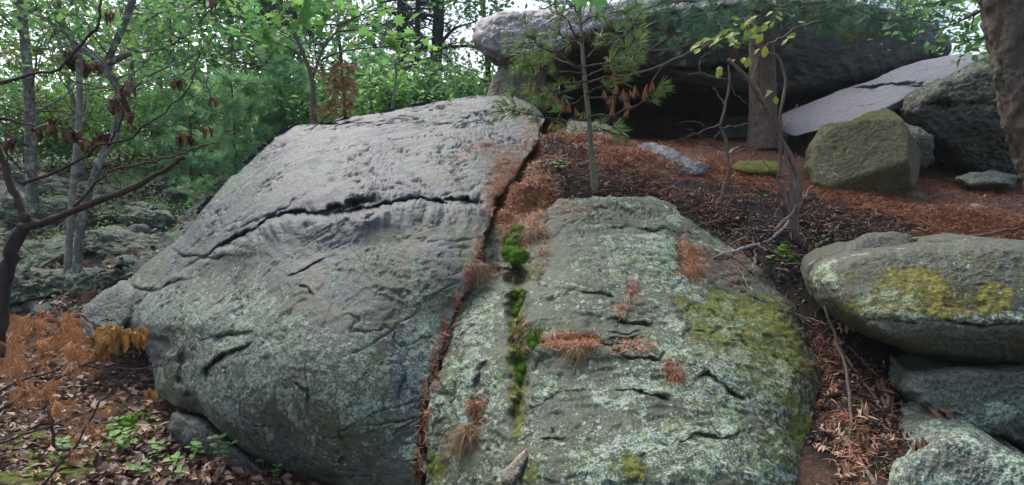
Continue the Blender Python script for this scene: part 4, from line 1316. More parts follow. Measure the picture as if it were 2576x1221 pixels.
broad_tree('snag', line(9.2, (985, 300), (990, 250), (996, 190), (992, 150)), .022, .015, 'broken pale sapling stem leaning beside the maple', 'tree', None, M_barkp, M_leaf, 2, .6, (.2, .4), 20, .1, seed=36)

# fluffy young pines
for k, (px, py, d, h, lab) in enumerate([(590, 445, 10.2, 1.75, 'fluffy pale green young pine beside the left flank of the boulder'), (480, 455, 11.5, 1.9, 'pale green young pine at the far end of the left slope'),
                                         (705, 400, 10.5, 2.3, 'tall fluffy young pine showing above the left crest of the boulder'), (930, 330, 11.0, 1.6, 'young green pine behind the dead orange sapling')]):
    b0 = at(px, py, d)
    b0[2] = ground(b0[0], b0[1])
    conifer('young_pine', np.array([b0, b0 + [.03, 0, h * .5], b0 + [.0, 0, h]]), .03, .008, lab, 'tree', None, M_twigd, M_leafblue, .01, 40, (.55, 1.15), .17, TUFT_MID, 14, 40 + k, .01)

# leafy undergrowth below the trees
for k, (px, py, d, h, lab, mt) in enumerate([(380, 400, 13.5, 1.2, 'leafy green shrub on the upper left slope', M_leafb), (300, 395, 14.5, 1.3, 'leafy shrub under the crooked tree', M_leaf), (130, 420, 13, 1.2, 'low leafy shrub behind the straight grey trunk', M_leafb),
                                             (770, 360, 10.4, 1.0, 'dark green leafy shrub behind the boulder crest', M_leaf), (1180, 330, 10.4, .95, 'green shrub between the pines and the overhang', M_leaf),
                                             (975, 330, 10.2, 1.0, 'green leafy shrub at the foot of the dark pines', M_leafb), (20, 440, 12.5, 1.4, 'bushy shrub at the far left edge', M_leaf), (1110, 330, 11.2, 1.0, 'leafy shrub below the limb of the dark pine', M_leaf),
        (190, 430, 12.8, 1.5, 'bright leafy shrub between the two crooked trunks', M_leafb), (240, 390, 15.5, 1.6, 'tall leafy shrub behind the crooked tree', M_leafb), (450, 385, 15, 1.7, 'tall green shrub beyond the pale boulder', M_leaf), (520, 400, 14, 1.7, 'pale green shrub between the young pines', M_leafb),
        (650, 380, 13, 1.5, 'shrub under the dark trunked oak', M_leafb), (730, 360, 12.5, 1.5, 'leafy bush left of the maple sapling', M_leaf), (840, 340, 12, 1.4, 'leafy bush behind the dead pine sapling', M_leafb), (1040, 320, 11.6, 1.1, 'bush between the dark pines', M_leaf), (60, 400, 14.5, 1.8, 'tall shrub at the far left behind the straight trunk', M_leafb), (350, 380, 17, 2.0, 'tall far shrub left of the pale boulder', M_leafb), (-60, 420, 14, 1.8, 'shrub at the left frame edge', M_leaf)]):
    b0 = at(px, py, d)
    b0[2] = ground(b0[0], b0[1])
    broad_tree('shrub', np.array([b0, b0 + [.02, 0, h * .5], b0 + [.05, 0, h]]), .015, .006, lab, 'shrub', None, M_twigd, mt, 14, .05, (.45, 1.0), 1500, .10, seed=60 + k, spread=.17, up=.45)

# further trees filling the wood
fill = []
for k in range(22):
    px = -250 + 1600 * (k + .5 * rnd.random()) / 22 if k < 16 else rnd.uniform(1350, 2900)
    d = rnd.uniform(12, 19) if k < 16 else rnd.uniform(14, 20)
    fill.append((px, d))
for k, (px, d) in enumerate(fill):
    if 2300 < px < 2560 or k in (2, 4, 5, 7): continue
    b0 = at(px, 465, d)
    b0[2] = ground(b0[0], b0[1])
    h = (1.6 + d * .282 - b0[2]) * rnd.uniform(1.0, 1.25)
    lean = np.array([rnd.uniform(-.4, .4), rnd.uniform(-.2, .2), 0])
    tr = np.array([b0, b0 + lean * .3 + [0, 0, h * .33], b0 + lean * .8 + [rnd.uniform(-.15, .15), 0, h * .66], b0 + lean + [0, 0, h]])
    if k % 4 == 1:
        conifer('forest_pine', tr, .09, .03, 'tall pine standing back in the wood', 'tree', 'pines further back in the wood', M_barkd, M_pined, .22, 34, (.8, 1.9), .19, TUFT_FAR, 24, 100 + k)
    else:
        broad_tree('forest_tree', tr, rnd.uniform(.05, .1), .03, 'leafy slender tree standing back in the wood', 'tree', 'leafy trees further back in the wood', (M_bark, M_barkd)[k % 2], (M_leaf, M_leafb, M_leaf)[k % 3], 16, .2, (.9, 2.1), 1350, .135, seed=100 + k, spread=.22)

# the far wood, one mass
bag = Bag()
r = np.random.RandomState(77)
N = 24000
ang = r.uniform(-1.0, 1.0, N)
dist = r.uniform(24, 42, N)
cl = r.randint(0, 120, N)
cc = np.stack([r.uniform(-.95, .95, 120), r.uniform(24, 40, 120), 5.5 * r.beta(1, 1.8, 120)], 1)
X = cc[cl, 0] + .05 * r.normal(size=N)
D = cc[cl, 1] + 1.2 * r.normal(size=N)
zz = cc[cl, 2] + 1.1 * r.normal(size=N) + 3.0
pos = np.stack([np.sin(X) * D, np.cos(X) * D, np.maximum(zz, 3.1)], 1)
x, y, z = frames(N, .8, UP, r)
s = r.uniform(.2, .4, size=(N, 1))
bag.scatter(*OVAL, pos, x * s, y * s, z * s, r.rand(N))
tag(bag.build('far_woods', M_leaf, None, np.array([0, 30, 3.0])), kind='stuff')

# ------------------------------------------------------------------ the two big trunks on the right
def trunk_mesh(pts, rad, bark, nlen=150, nr=56, amp=.1, seed=1, ridge_scale=(7, 7, 1.3)):
    T = smooth_line(pts, nlen)
    V, Q, C = tube(T, smooth_line(np.stack([np.asarray(rad), np.asarray(rad)], 1), nlen)[:, 0], nr)
    n = nlen * nr
    c = np.repeat(T, nr, axis=0)
    o = V[:n] - c
    l = np.linalg.norm(o, axis=1)[:, None]
    q = V[:n] * np.array(ridge_scale)
    h = fbm(q + seed, 2.0, 5, .55, True)
    V[:n] = c + o * (1 + amp * h[:, None])
    return V, Q, C


V, Q, T = trunk_mesh(line(4.9, (2520, -90), (2545, 20), (2566, 130), (2585, 200), (2602, 290), (2640, 400), (2690, 500), (2720, 590))[::-1], [.21, .18, .162, .157, .152, .148, .143, .14], None, amp=.2, ridge_scale=(8, 8, 1.1))
base = np.array([*V[0][:2], V[:, 2].min()])
t_r = empty('oak_tree', base, 'thick leaning trunk with deeply furrowed brown bark at the right edge', 'tree')
solid('trunk', V, T, Q, M_barkb, t_r)
V, Q, T = trunk_mesh(line(7.4, (1922, 380), (1921, 330), (1919, 240), (1917, 150), (1914, 60), (1908, -60), (1905, -200)), [.19, .158, .138, .13, .126, .12, .11], None, amp=.05, seed=5, ridge_scale=(9, 9, 3))
t_p = empty('pine_tree', np.array([*V[0][:2], V[:, 2].min()]), 'brown pine trunk standing in front of the cave under drooping dark boughs', 'tree')
solid('trunk', V, T, Q, bark_mat('bark_pine', (.045, .034, .028), (.16, .12, .095), 1.4, .3, (.17, .18, .11)), t_p)
boughs = [[(1912, 30, 7.3), (1840, 20, 6.9), (1750, 35, 6.5), (1650, 55, 6.2), (1560, 95, 6.0)], [(1910, -20, 7.3), (1800, -15, 6.6), (1680, 5, 6.2), (1570, 40, 6.0)],
          [(1914, 60, 7.3), (1860, 65, 7.0), (1780, 85, 6.8), (1700, 95, 6.7)], [(1914, 20, 7.3), (1990, 15, 7.0), (2090, 20, 6.7), (2200, 35, 6.5), (2290, 50, 6.4)],
          [(1910, -10, 7.3), (2010, -5, 6.8), (2120, 10, 6.5), (2250, 35, 6.3), (2350, 55, 6.2)], [(1912, 0, 7.3), (1960, 10, 6.6), (2030, 30, 6.1), (2080, 50, 5.9)],
          [(1910, -50, 7.3), (2060, -40, 6.6), (2200, -20, 6.2), (2330, 5, 6.0)], [(1908, -50, 7.3), (1750, -40, 6.4), (1600, -20, 6.0), (1480, 20, 5.8)], [(1912, 0, 7.3), (1890, 30, 6.5), (1830, 60, 6.1), (1790, 80, 6.0)],
          [(1912, 20, 7.3), (1980, 25, 7.0), (2060, 40, 6.9), (2140, 50, 6.8)],
          [(1908, -90, 7.3), (2000, -70, 6), (2120, -40, 5.5), (2240, 0, 5.2)], [(1908, -90, 7.3), (1840, -60, 6), (1760, -20, 5.5), (1690, 20, 5.3)]]
cr, lb = Bag(), Bag()
r = np.random.RandomState(91)
pts, dirs = [], []
for bgh in boughs:
    P = smooth_line(line(0, *bgh), 16)
    P[1:-1] += .03 * r.normal(size=(14, 3))
    lb.tube(P, np.linspace(.02, .004, 16), 5)
    for q in range(90):
        j = r.randint(3, 16)
        d = P[j] - P[j - 1]
        d /= np.linalg.norm(d)
        off = r.normal(size=3) * np.array([1, 1, .6])
        off -= d * (off @ d)
        pts.append(P[j] + off * r.uniform(0, .2))
        dirs.append(d + off * .7 + [0, 0, -.1])
needle_spray(cr, pts, dirs, .13, tuft(22, .8, .011, .08, 8), r)
lb.build('bough', M_twigd, t_p)
cr.build('crown', leaf_mat('pine_bough', [(.0, (.03, .085, .05)), (.6, (.055, .14, .075)), (1.0, (.09, .19, .08))], trans=.35), t_p)
# branch of the right tree with leaves against the light
cr, lb = Bag(), Bag()
tips = []
for pl in [[(2560, -20, 5.0), (2480, 20, 5.6), (2400, 60, 6.2), (2320, 85, 6.8)], [(2560, 40, 5.0), (2500, 85, 5.8), (2450, 100, 6.4), (2400, 105, 7)], [(2550, -60, 5), (2440, -10, 6), (2330, 10, 6.6), (2240, 30, 7)]]:
    P = smooth_line(line(0, *pl), 12)
    lb.tube(P, np.linspace(.018, .004, 12), 5)
    for q in range(7):
        j = r.randint(3, 12)
        S_ = wander(P[j], r.normal(size=3) * [1, 1, .4], .5, 5, .2, 0, r)
        lb.tube(S_, np.linspace(.006, .002, 6), 4)
        tips += list(S_[1:])
lb.build('limb', M_twigd, t_r)
leaf_spray(cr, tips, .14, 480, .085, OVAL, r)
cr.build('crown', M_leaf, t_r)

# ------------------------------------------------------------------ the moist air of the wood
import bmesh
_h = (70, 100, -2.2, 14.0)
HV = np.array([(x, y, z) for z in (_h[2], _h[3]) for y in (-35.0, 130.0) for x in (-95.0, 95.0)])
HQ = np.array([(0, 2, 3, 1), (4, 5, 7, 6), (0, 1, 5, 4), (2, 6, 7, 3), (0, 4, 6, 2), (1, 3, 7, 5)])
hm = bpy.data.materials.new('haze')
hm.use_nodes = True
hm.node_tree.nodes.clear()
hvn = hm.node_tree.nodes.new('ShaderNodeVolumePrincipled')
hvn.inputs['Color'].default_value = (.86, .94, .98, 1)
hvn.inputs['Density'].default_value = HAZE
hon = hm.node_tree.nodes.new('ShaderNodeOutputMaterial')
hm.node_tree.links.new(hvn.outputs[0], hon.inputs['Volume'])
if HAZE: tag(solid('haze', HV, None, HQ, hm, None, np.zeros(3), None, False), kind='stuff')
# ------------------------------------------------------------------ pine sapling in the middle
TUFTS = []
for k in range(4):
    tv, tt = tuft(30, .95, .019, .06, 200 + k)
    TUFTS.append((tv, tt))


def tuft_mesh(name, k, mat):
    tv, tt = TUFTS[k]
    return make_mesh(name, tv, tt, None, {'rnd': np.repeat(np.random.RandomState(k).rand(len(tv) // 5), 5)}, False, mat)


green_t = [tuft_mesh('needle_tuft', k, M_pine) for k in range(4)]
HANG = [tuft(20, .38, .02, .0, 210 + k) for k in range(3)]
dead_t = [make_mesh('dead_tuft', tv, tt, None, {'rnd': np.repeat(np.random.RandomState(k).rand(len(tv) // 5), 5)}, False, M_dead) for k, (tv, tt) in enumerate(HANG)]


def put_tuft(me, name, p, d, size, parent, r):
    o = link(name, me, p, parent)
    q = Vector(d).to_track_quat('Y', 'Z')
    o.rotation_mode = 'QUATERNION'
    o.rotation_quaternion = q
    o.scale = (size,) * 3
    return o


r = np.random.RandomState(301)
tp, tn = drop(1495, 472)
dsap = (tp - EYE) @ FWD
sap = empty('pine_sapling', tp, 'slim young pine with open green and dead orange needle tufts before the cave', 'tree')
bag = Bag()
P = smooth_line(np.concatenate([tp[None] - [0, 0, .05], line(dsap, (1494, 455), (1489, 400), (1484, 330), (1478, 265), (1470, 190), (1464, 110), (1458, 30), (1452, -70))]), 30)
bag.tube(P, np.linspace(.025, .011, 30) * (1 + .06 * r.normal(size=30)) + .015 * np.exp(-np.arange(30) / 1.5), 12)
bag.build('trunk', M_sapling, sap)
D = dsap
br = [  # (points, green tuft count, dead tuft count)
    ([(1466, 168, D), (1410, 142, D - .15), (1353, 115, D - .3), (1318, 85, D - .35)], 16, 0), ([(1466, 175, D), (1400, 150, D + .25), (1340, 125, D + .4), (1290, 120, D + .5)], 14, 0),
    ([(1468, 185, D), (1400, 180, D - .2), (1340, 165, D - .35), (1295, 158, D - .4)], 14, 0), ([(1472, 205, D), (1420, 215, D - .3), (1370, 225, D - .5), (1320, 215, D - .6)], 15, 2),
    ([(1472, 210, D), (1410, 235, D + .2), (1350, 240, D + .3), (1300, 235, D + .3)], 14, 3), ([(1478, 300, D), (1440, 301, D - .1), (1408, 302, D - .2), (1333, 287, D - .4), (1280, 275, D - .45)], 12, 6),
    ([(1464, 120, D), (1420, 95, D + .1), (1380, 70, D + .1)], 9, 0), ([(1464, 110, D), (1430, 60, D - .2), (1400, 20, D - .3)], 9, 0), ([(1466, 150, D), (1510, 120, D + .1), (1560, 95, D + .2), (1600, 70, D + .3)], 14, 0),
    ([(1468, 170, D), (1520, 160, D - .2), (1570, 140, D - .3), (1605, 120, D - .35)], 14, 0), ([(1470, 195, D), (1510, 175, D + .2), (1570, 165, D + .3), (1600, 150, D + .35)], 11, 0),
    ([(1472, 205, D), (1510, 200, D - .25), (1545, 190, D - .3), (1580, 175, D - .35)], 8, 1), ([(1462, 60, D), (1500, 40, D - .1), (1560, 30, D - .2)], 8, 0), ([(1460, 40, D), (1440, 10, D), (1400, -20, D)], 6, 0),
    ([(1478, 297, D), (1520, 288, D - .1), (1568, 280, D - .2), (1608, 260, D - .3), (1650, 235, D - .35)], 0, 0), ([(1478, 245, D), (1530, 246, D + .1), (1600, 250, D + .15)], 0, 6),
    ([(1482, 335, D), (1520, 330, D + .1), (1560, 340, D + .15)], 9, 1), ([(1476, 240, D), (1440, 262, D + .1), (1410, 250, D + .15)], 2, 6), ([(1474, 235, D), (1500, 225, D - .1), (1520, 215, D - .15)], 3, 2),
]
for (pl, ng, nd) in br:
    P = smooth_line(line(0, *pl), 12)
    P[1:] += .008 * r.normal(size=(11, 3))
    b_ = Bag()
    b_.tube(P, np.linspace(.0085, .003, 12), 5)
    spots = []
    ng = int(round(ng * .8))
    for q in range(ng + nd):
        j = r.randint(4, 12)
        d = P[j] - P[j - 1]
        d /= np.linalg.norm(d)
        off = r.normal(size=3) * [1, 1, .6]
        off -= d * (off @ d)
        e = P[j] + off * r.uniform(.01, .1) + d * .03
        b_.tube(np.array([P[j], (P[j] + e) / 2 + [0, 0, .006], e]), [.003, .0025, .002], 4)
        spots.append((e, d + .6 * off))
    b_.build('branch', M_twigd, sap)
    for q, (e, d) in enumerate(spots):
        if q < ng:
            put_tuft(green_t[q % 4], 'needle_tuft', e, d + [0, 0, .15], r.uniform(.09, .13), sap, r)
        else:
            put_tuft(dead_t[q % 3], 'dead_needle_tuft', e, (r.normal() * .2, r.normal() * .2, -1), r.uniform(.07, .1), sap, r)
for (px, py, dd, g) in [(1545, 190, -.1, 0), (1551, 222, -.1, 0), (1568, 236, -.1, 0), (1597, 228, -.15, 0), (1577, 245, -.15, 0), (1540, 258, -.1, 0), (1582, 285, -.2, 0), (1628, 225, -.3, 0), (1640, 218, -.3, 0), (1622, 238, -.3, 0), (1540, 280, -.1, 0),
                        (1655, 225, -.35, 1), (1660, 215, -.35, 1), (1650, 245, -.35, 1), (1635, 255, -.3, 1), (1560, 330, .1, 1), (1575, 345, .1, 1), (1540, 322, .1, 1), (1280, 265, -.45, 1), (1300, 268, -.45, 1), (1320, 275, -.4, 1)]:
    p = at(px, py, D + dd)
    if g: put_tuft(green_t[r.randint(4)], 'needle_tuft', p, r.normal(size=3) * .4 + [.8 if px > 1500 else -.8, -.2, .1], r.uniform(.10, .135), sap, r)
    else: put_tuft(dead_t[r.randint(3)], 'dead_needle_tuft', p + [0, 0, .04], (r.normal() * .15, r.normal() * .15, -1), r.uniform(.08, .12), sap, r)

# bare grey limb lying across the cave mouth, from the pine
b_ = Bag()
P = smooth_line(line(0, (1535, 192, 6.3), (1608, 183, 6.2), (1653, 170, 6.2), (1700, 148, 6.3), (1740, 130, 6.4), (1830, 95, 6.8), (1905, 60, 7.3)), 24)
P += .008 * r.normal(size=P.shape)
b_.tube(P, np.linspace(.007, .02, 24), 6)
for pl in [[(1600, 120, 6.3), (1650, 100, 6.4), (1680, 96, 6.4), (1740, 112, 6.5), (1820, 100, 6.8)], [(1560, 155, 6.2), (1600, 150, 6.2), (1640, 122, 6.2), (1672, 98, 6.4)], [(1640, 205, 6.2), (1650, 190, 6.2), (1668, 165, 6.2)], [(1575, 175, 6.2), (1592, 183, 6.2)], [(1640, 127, 6.3), (1690, 125, 6.3), (1730, 112, 6.4)]]:
    b_.tube(smooth_line(line(0, *pl), 10), np.linspace(.004, .005, 10), 5)
b_.build('bare_limb', M_twig, t_p)

# ------------------------------------------------------------------ shrubs on the right
def stems_thing(name, base, label, cat, stems, mat, part='stem', rough=.006, n=18, seed=3):
    rr = np.random.RandomState(seed)
    o = empty(name, base, label, cat)
    for (pl, r0, r1) in stems:
        P = smooth_line(line(0, *pl), n)
        P[1:-1] += rough * rr.normal(size=(n - 2, 3))
        b_ = Bag()
        b_.tube(P, np.linspace(r0, r1, n) * (1 + .08 * rr.normal(size=n)), 8)
        b_.build(part, mat, o)
    return o


bp, bn = drop(1997, 602)
D = (bp - EYE) @ FWD - .03
sh = stems_thing('multistem_shrub', bp, 'many stemmed brown shrub with yellow green leaves arching in front of the pine trunk', 'shrub', [
    ([(1998, 604, D), (2001, 540, D), (2010, 480, D), (2000, 420, D), (1975, 370, D), (1950, 320, D - .05), (1925, 262, D - .1), (1890, 212, D - .15), (1855, 172, D - .15), (1832, 150, D - .15)], .026, .012),
    ([(1988, 600, D), (1986, 540, D), (1976, 490, D), (1960, 450, D), (1965, 380, D), (1962, 300, D - .1), (1970, 240, D - .1), (1973, 200, D - .1), (1960, 145, D - .1), (1930, 132, D - .1), (1895, 130, D - .1)], .017, .006),
    ([(1992, 590, D), (1995, 500, D), (1985, 430, D), (1972, 360, D)], .018, .012),
    ([(1950, 580, D - .05), (1985, 545, D - .05), (2015, 505, D), (2046, 470, D + .1)], .014, .008),
    ([(1890, 210, D - .15), (1905, 150, D - .1), (1930, 115, D - .1), (1975, 92, D - .1), (2020, 62, D - .1), (2070, 52, D - .1)], .009, .005),
    ([(1925, 120, D - .1), (1880, 112, D - .15), (1830, 103, D - .2), (1790, 105, D - .25), (1750, 115, D - .3)], .006, .003),
    ([(1905, 150, D - .1), (1895, 110, D - .15), (1880, 75, D - .2), (1895, 45, D - .2)], .005, .003),
    ([(1930, 262, D - .1), (1900, 215, D), (1870, 200, D)], .005, .002), ([(1965, 330, D), (1990, 300, D + .1), (2005, 262, D + .2)], .004, .002), ([(1960, 450, D), (1930, 420, D - .1), (1905, 380, D - .1)], .004, .002),
], M_twig)
ovn = make_mesh('leaf', *(lambda V, T: (V, T))(np.array([(0, 0, 0), (.22, .25, .05), (.33, .55, .06), (.2, .82, -.0), (0, 1, -.1), (-.2, .82, 0), (-.33, .55, .06), (-.22, .25, .05), (0, .5, 0)], float),
                                               np.array([(8, 0, 1), (8, 1, 2), (8, 2, 3), (8, 3, 4), (8, 4, 5), (8, 5, 6), (8, 6, 7), (8, 7, 0)])), None, None, True, M_leafy)


def put_leaf(me, p, d, up, size, parent, name='leaf'):
    y = np.array(d, float); y /= np.linalg.norm(y)
    z = np.array(up, float) - y * (y @ np.array(up, float)); z /= np.linalg.norm(z) + 1e-9
    x = np.cross(y, z)
    o = link(name, me, p, parent)
    from mathutils import Matrix
    o.rotation_mode = 'QUATERNION'
    o.rotation_quaternion = Matrix(np.stack([x, y, z], 1).tolist()).to_quaternion()
    o.scale = (size,) * 3
    return o


lp = [(1748, 115), (1755, 112), (1765, 104), (1778, 106), (1790, 98), (1800, 102), (1808, 96), (1815, 88), (1822, 80), (1830, 74), (1836, 72), (1818, 95), (1800, 108), (1806, 113), (1842, 92), (1852, 88), (1846, 80), (1865, 84), (1872, 88), (1856, 100), (1862, 106),
      (1862, 48), (1850, 60), (1870, 70), (1880, 72), (1876, 62), (1885, 52), (1891, 58), (1900, 62), (1905, 40), (1912, 66), (1920, 64), (1925, 55), (1935, 54), (1948, 52), (1951, 40), (1945, 30), (1960, 28), (1896, 97), (1910, 88), (1919, 84), (1922, 96), (1925, 115), (1912, 122),
      (1815, 170), (1872, 144), (1885, 143), (1880, 80), (1888, 84), (1946, 232), (1950, 242), (1945, 228), (1983, 98), (2000, 92), (2000, 82), (2005, 56), (1760, 122), (1772, 96), (1895, 70), (1840, 108)]
for k, (px, py) in enumerate(lp):
    put_leaf(ovn, at(px, py, D - .2 + .12 * r.normal()), [r.normal() * .6 - .4, r.normal() * .5, -.5 + .4 * r.normal()], [r.normal() * .35, -.75, 1.0 + .3 * r.normal()], r.uniform(.05, .078), sh)
for k in range(4):
    put_leaf(bpy.data.meshes['leaf'], at(1838 + 6 * k, 118 + 4 * (k % 2), D - .25), [.1 * r.normal(), .1, -1], [0, -1, .1], .06, sh, 'dried_leaf').data = make_mesh('dried_leaf', [(v.co[0] * .6, v.co[1], v.co[2]) for v in ovn.vertices], [tuple(p.vertices) for p in ovn.polygons], None, None, True, M_deadleaf)

bp, bn = drop(1816, 508)
D = (bp - EYE) @ FWD - .02
cs = stems_thing('crooked_shrub', bp, 'thin crooked nearly bare shrub rising from the needles in front of the cave', 'shrub', [
    ([(1815, 510, D), (1822, 470, D), (1832, 425, D), (1832, 385, D), (1822, 340, D), (1812, 312, D), (1822, 270, D), (1832, 225, D), (1835, 195, D), (1832, 165, D)], .014, .007),
    ([(1812, 318, D), (1780, 325, D - .1), (1740, 340, D - .15), (1710, 348, D - .2)], .005, .002), ([(1815, 320, D), (1860, 315, D + .1), (1888, 312, D + .15)], .005, .002),
    ([(1833, 200, D), (1800, 195, D - .1), (1770, 185, D - .1), (1733, 190, D - .15)], .005, .002), ([(1760, 186, D - .1), (1758, 160, D - .1), (1775, 140, D - .1), (1800, 122, D - .1)], .004, .002),
    ([(1824, 262, D), (1800, 230, D + .1), (1795, 222, D + .1)], .003, .0015), ([(1832, 400, D), (1860, 380, D), (1895, 352, D)], .006, .003), ([(1745, 338, D - .15), (1735, 325, D - .15), (1728, 330, D - .15)], .002, .001),
    ([(1780, 325, D - .1), (1760, 310, D - .1), (1740, 305, D - .1), (1700, 315, D)], .003, .001), ([(1835, 195, D), (1850, 240, D), (1880, 262, D), (1900, 300, D + .1)], .004, .002), ([(1815, 330, D), (1790, 350, D), (1765, 352, D)], .003, .001),
], M_twig, seed=8)
for (px, py) in [(1816, 168), (1820, 172), (1850, 150)]:
    put_leaf(ovn, at(px, py, D), [-.6, 0, -.3], [0, -.6, 1], .05, cs)

# overhanging maple twig at the top of the frame
lobm = make_mesh('leaf', LOBED[0], LOBED[1], None, None, True, M_leafb)
mt = empty('maple_twig', at(1500, -60, 2.6), 'bright green lobed maple leaves hanging into the top of the view', 'twig')
b_ = Bag()
b_.tube(smooth_line(line(2.6, (1700, -110), (1600, -80), (1510, -50), (1450, -40)), 10), np.linspace(.006, .002, 10), 5)
b_.build('stem', M_twigd, mt)
for (px, py, s, dx) in [(1500, -32, .105, .1), (1470, -25, .09, -.4), (1540, -40, .08, .5), (1600, -45, .09, .2), (1430, -40, .08, -.6)]:
    put_leaf(lobm, at(px, py, 2.6), [dx, -.15, -1], [0, -1, .35], s, mt)

# ------------------------------------------------------------------ near bare tree at the left edge
D = 2.6
bt = empty('bare_tree', at(0, 860, D), 'dark bare limbed young tree with withered brown leaf clusters at the left edge', 'tree')
limbs = [('trunk', [(-12, 900), (-2, 800), (14, 700), (32, 630), (48, 590), (62, 570)], .04, .028),
         ('limb', [(50, 585), (75, 568), (110, 558), (165, 540), (250, 505), (330, 475), (400, 435), (440, 412), (463, 396)], .021, .0105), ('limb', [(82, 562), (66, 548), (48, 515), (25, 460), (8, 410), (-10, 365), (-40, 320)], .02, .013),
         ('limb', [(186, 520), (240, 460), (270, 430), (320, 415), (370, 405), (435, 385), (480, 366), (522, 350)], .0075, .0028), ('limb', [(60, 462), (90, 452), (130, 440), (215, 405), (245, 380), (275, 366), (340, 355), (390, 320), (450, 280), (500, 230), (522, 195), (532, 140)], .0085, .0028),
         ('limb', [(270, 372), (285, 350), (300, 325), (318, 275), (322, 240)], .006, .003), ('limb', [(-30, 215), (0, 208), (75, 193), (150, 180), (200, 135), (250, 85), (268, 55), (270, 0), (268, -40)], .0085, .005),
         ('limb', [(150, 180), (190, 205), (250, 222), (300, 225)], .004, .002), ('limb', [(-30, 290), (0, 298), (40, 306), (75, 317)], .008, .005), ('limb', [(146, 405), (150, 430), (170, 445), (200, 452), (245, 455)], .003, .0015),
         ('limb', [(315, 378), (327, 395), (318, 415), (300, 425)], .0035, .002), ('limb', [(-20, 330), (15, 395), (45, 430), (66, 455)], .004, .003), ('limb', [(85, 462), (130, 470), (200, 470), (250, 465)], .003, .001), ('limb', [(150, 180), (110, 130), (75, 100), (50, 60)], .004, .002),
         ('limb', [(436, 387), (434, 370), (437, 362)], .003, .002), ('limb', [(488, 245), (470, 225), (460, 210)], .003, .0015), ('limb', [(20, 405), (60, 395), (110, 388)], .003, .0015), ('limb', [(522, 195), (530, 260), (540, 300), (590, 340), (640, 370)], .003, .001),
         ('limb', [(390, 320), (430, 312), (470, 322), (505, 305)], .003, .001), ('limb', [(-20, 265), (60, 275), (130, 282), (190, 288), (240, 305)], .004, .0015), ('limb', [(275, 440), (290, 450), (292, 455)], .003, .002)]
for (nm, pl, r0, r1) in limbs:
    n = max(8, 3 * len(pl))
    P = smooth_line(line(D, *pl), n)
    if nm == 'limb' and r0 < .015: P[:, 1] += .09 * np.linspace(0, 1, n) * r.normal()
    P[1:-1] += .0035 * r.normal(size=(n - 2, 3))
    b_ = Bag()
    b_.tube(P, np.linspace(r0, r1, n) * .82 * (1 + .09 * r.normal(size=n)), 8)
    for q in range(3 if r0 > .004 else 1):
        j = r.randint(n // 3, n)
        b_.tube(wander(P[j], r.normal(size=3) * [1, .4, .8], r.uniform(.05, .16), 6, .2, .02, r), np.linspace(.0022, .001, 7), 4)
    b_.build(nm, M_twigd if nm == 'limb' else M_barkd, bt)


def curled(seed, w=.42):
    """Withered leaf: a strip crumpled round its midrib."""
    rr = np.random.RandomState(seed)
    V = []
    tw, cv = rr.uniform(-3, 3), rr.uniform(1.6, 3.0)
    for i in range(9):
        y = i / 8
        ww = w * math.sin(math.pi * min(.98, y * .86 + .1)) * (1 + .25 * rr.normal())
        for j in range(5):
            s = (j - 2) / 2
            a = s * cv + tw * y
            V.append((ww * math.sin(a) * .55, y + .05 * rr.normal(), ww * (1 - math.cos(a)) * .6 + .05 * rr.normal()))
    Q = [(i * 5 + j, i * 5 + j + 1, i * 5 + j + 6, i * 5 + j + 5) for i in range(8) for j in range(4)]
    return np.array(V), np.array(Q)


wither = {m.name: [make_mesh('withered_leaf', *(lambda c: (c[0], None, c[1]))(curled(s)), {'rnd': np.full(45, (s * .37) % 1)}, True, m) for s in range(5)] for m in (M_deadleaf, M_tanleaf)}


def cluster(px, py, d, n, size, mat, parent, spread=7):
    for k in range(n):
        p = at(px + spread * r.normal(), py - 12 + 3 * r.normal(), d + .03 * r.normal())
        o = link('withered_leaf', wither[mat.name][r.randint(5)], p, parent)
        o.rotation_mode = 'QUATERNION'
        o.rotation_quaternion = Vector((r.normal() * .25, r.normal() * .25, -1)).to_track_quat('Y', 'Z')
        o.scale = (size * .85 * r.uniform(.5, .9), size * .85 * r.uniform(.7, 1.15), size * .85 * r.uniform(.6, 1.0))


for (px, py, n, s) in [(455, 215, 3, .062), (535, 258, 3, .055), (508, 335, 2, .065), (457, 352, 5, .07), (334, 298, 3, .06), (250, 352, 6, .075), (137, 325, 5, .075), (176, 338, 5, .07), (290, 265, 5, .08), (320, 225, 4, .085), (193, 150, 5, .085), (245, 175, 4, .07),
                       (516, 5, 4, .06), (30, 360, 5, .07), (90, 340, 4, .06), (275, 40, 3, .06), (215, 365, 3, .06)]:
    cluster(px, py, D, n, s, M_deadleaf, bt)

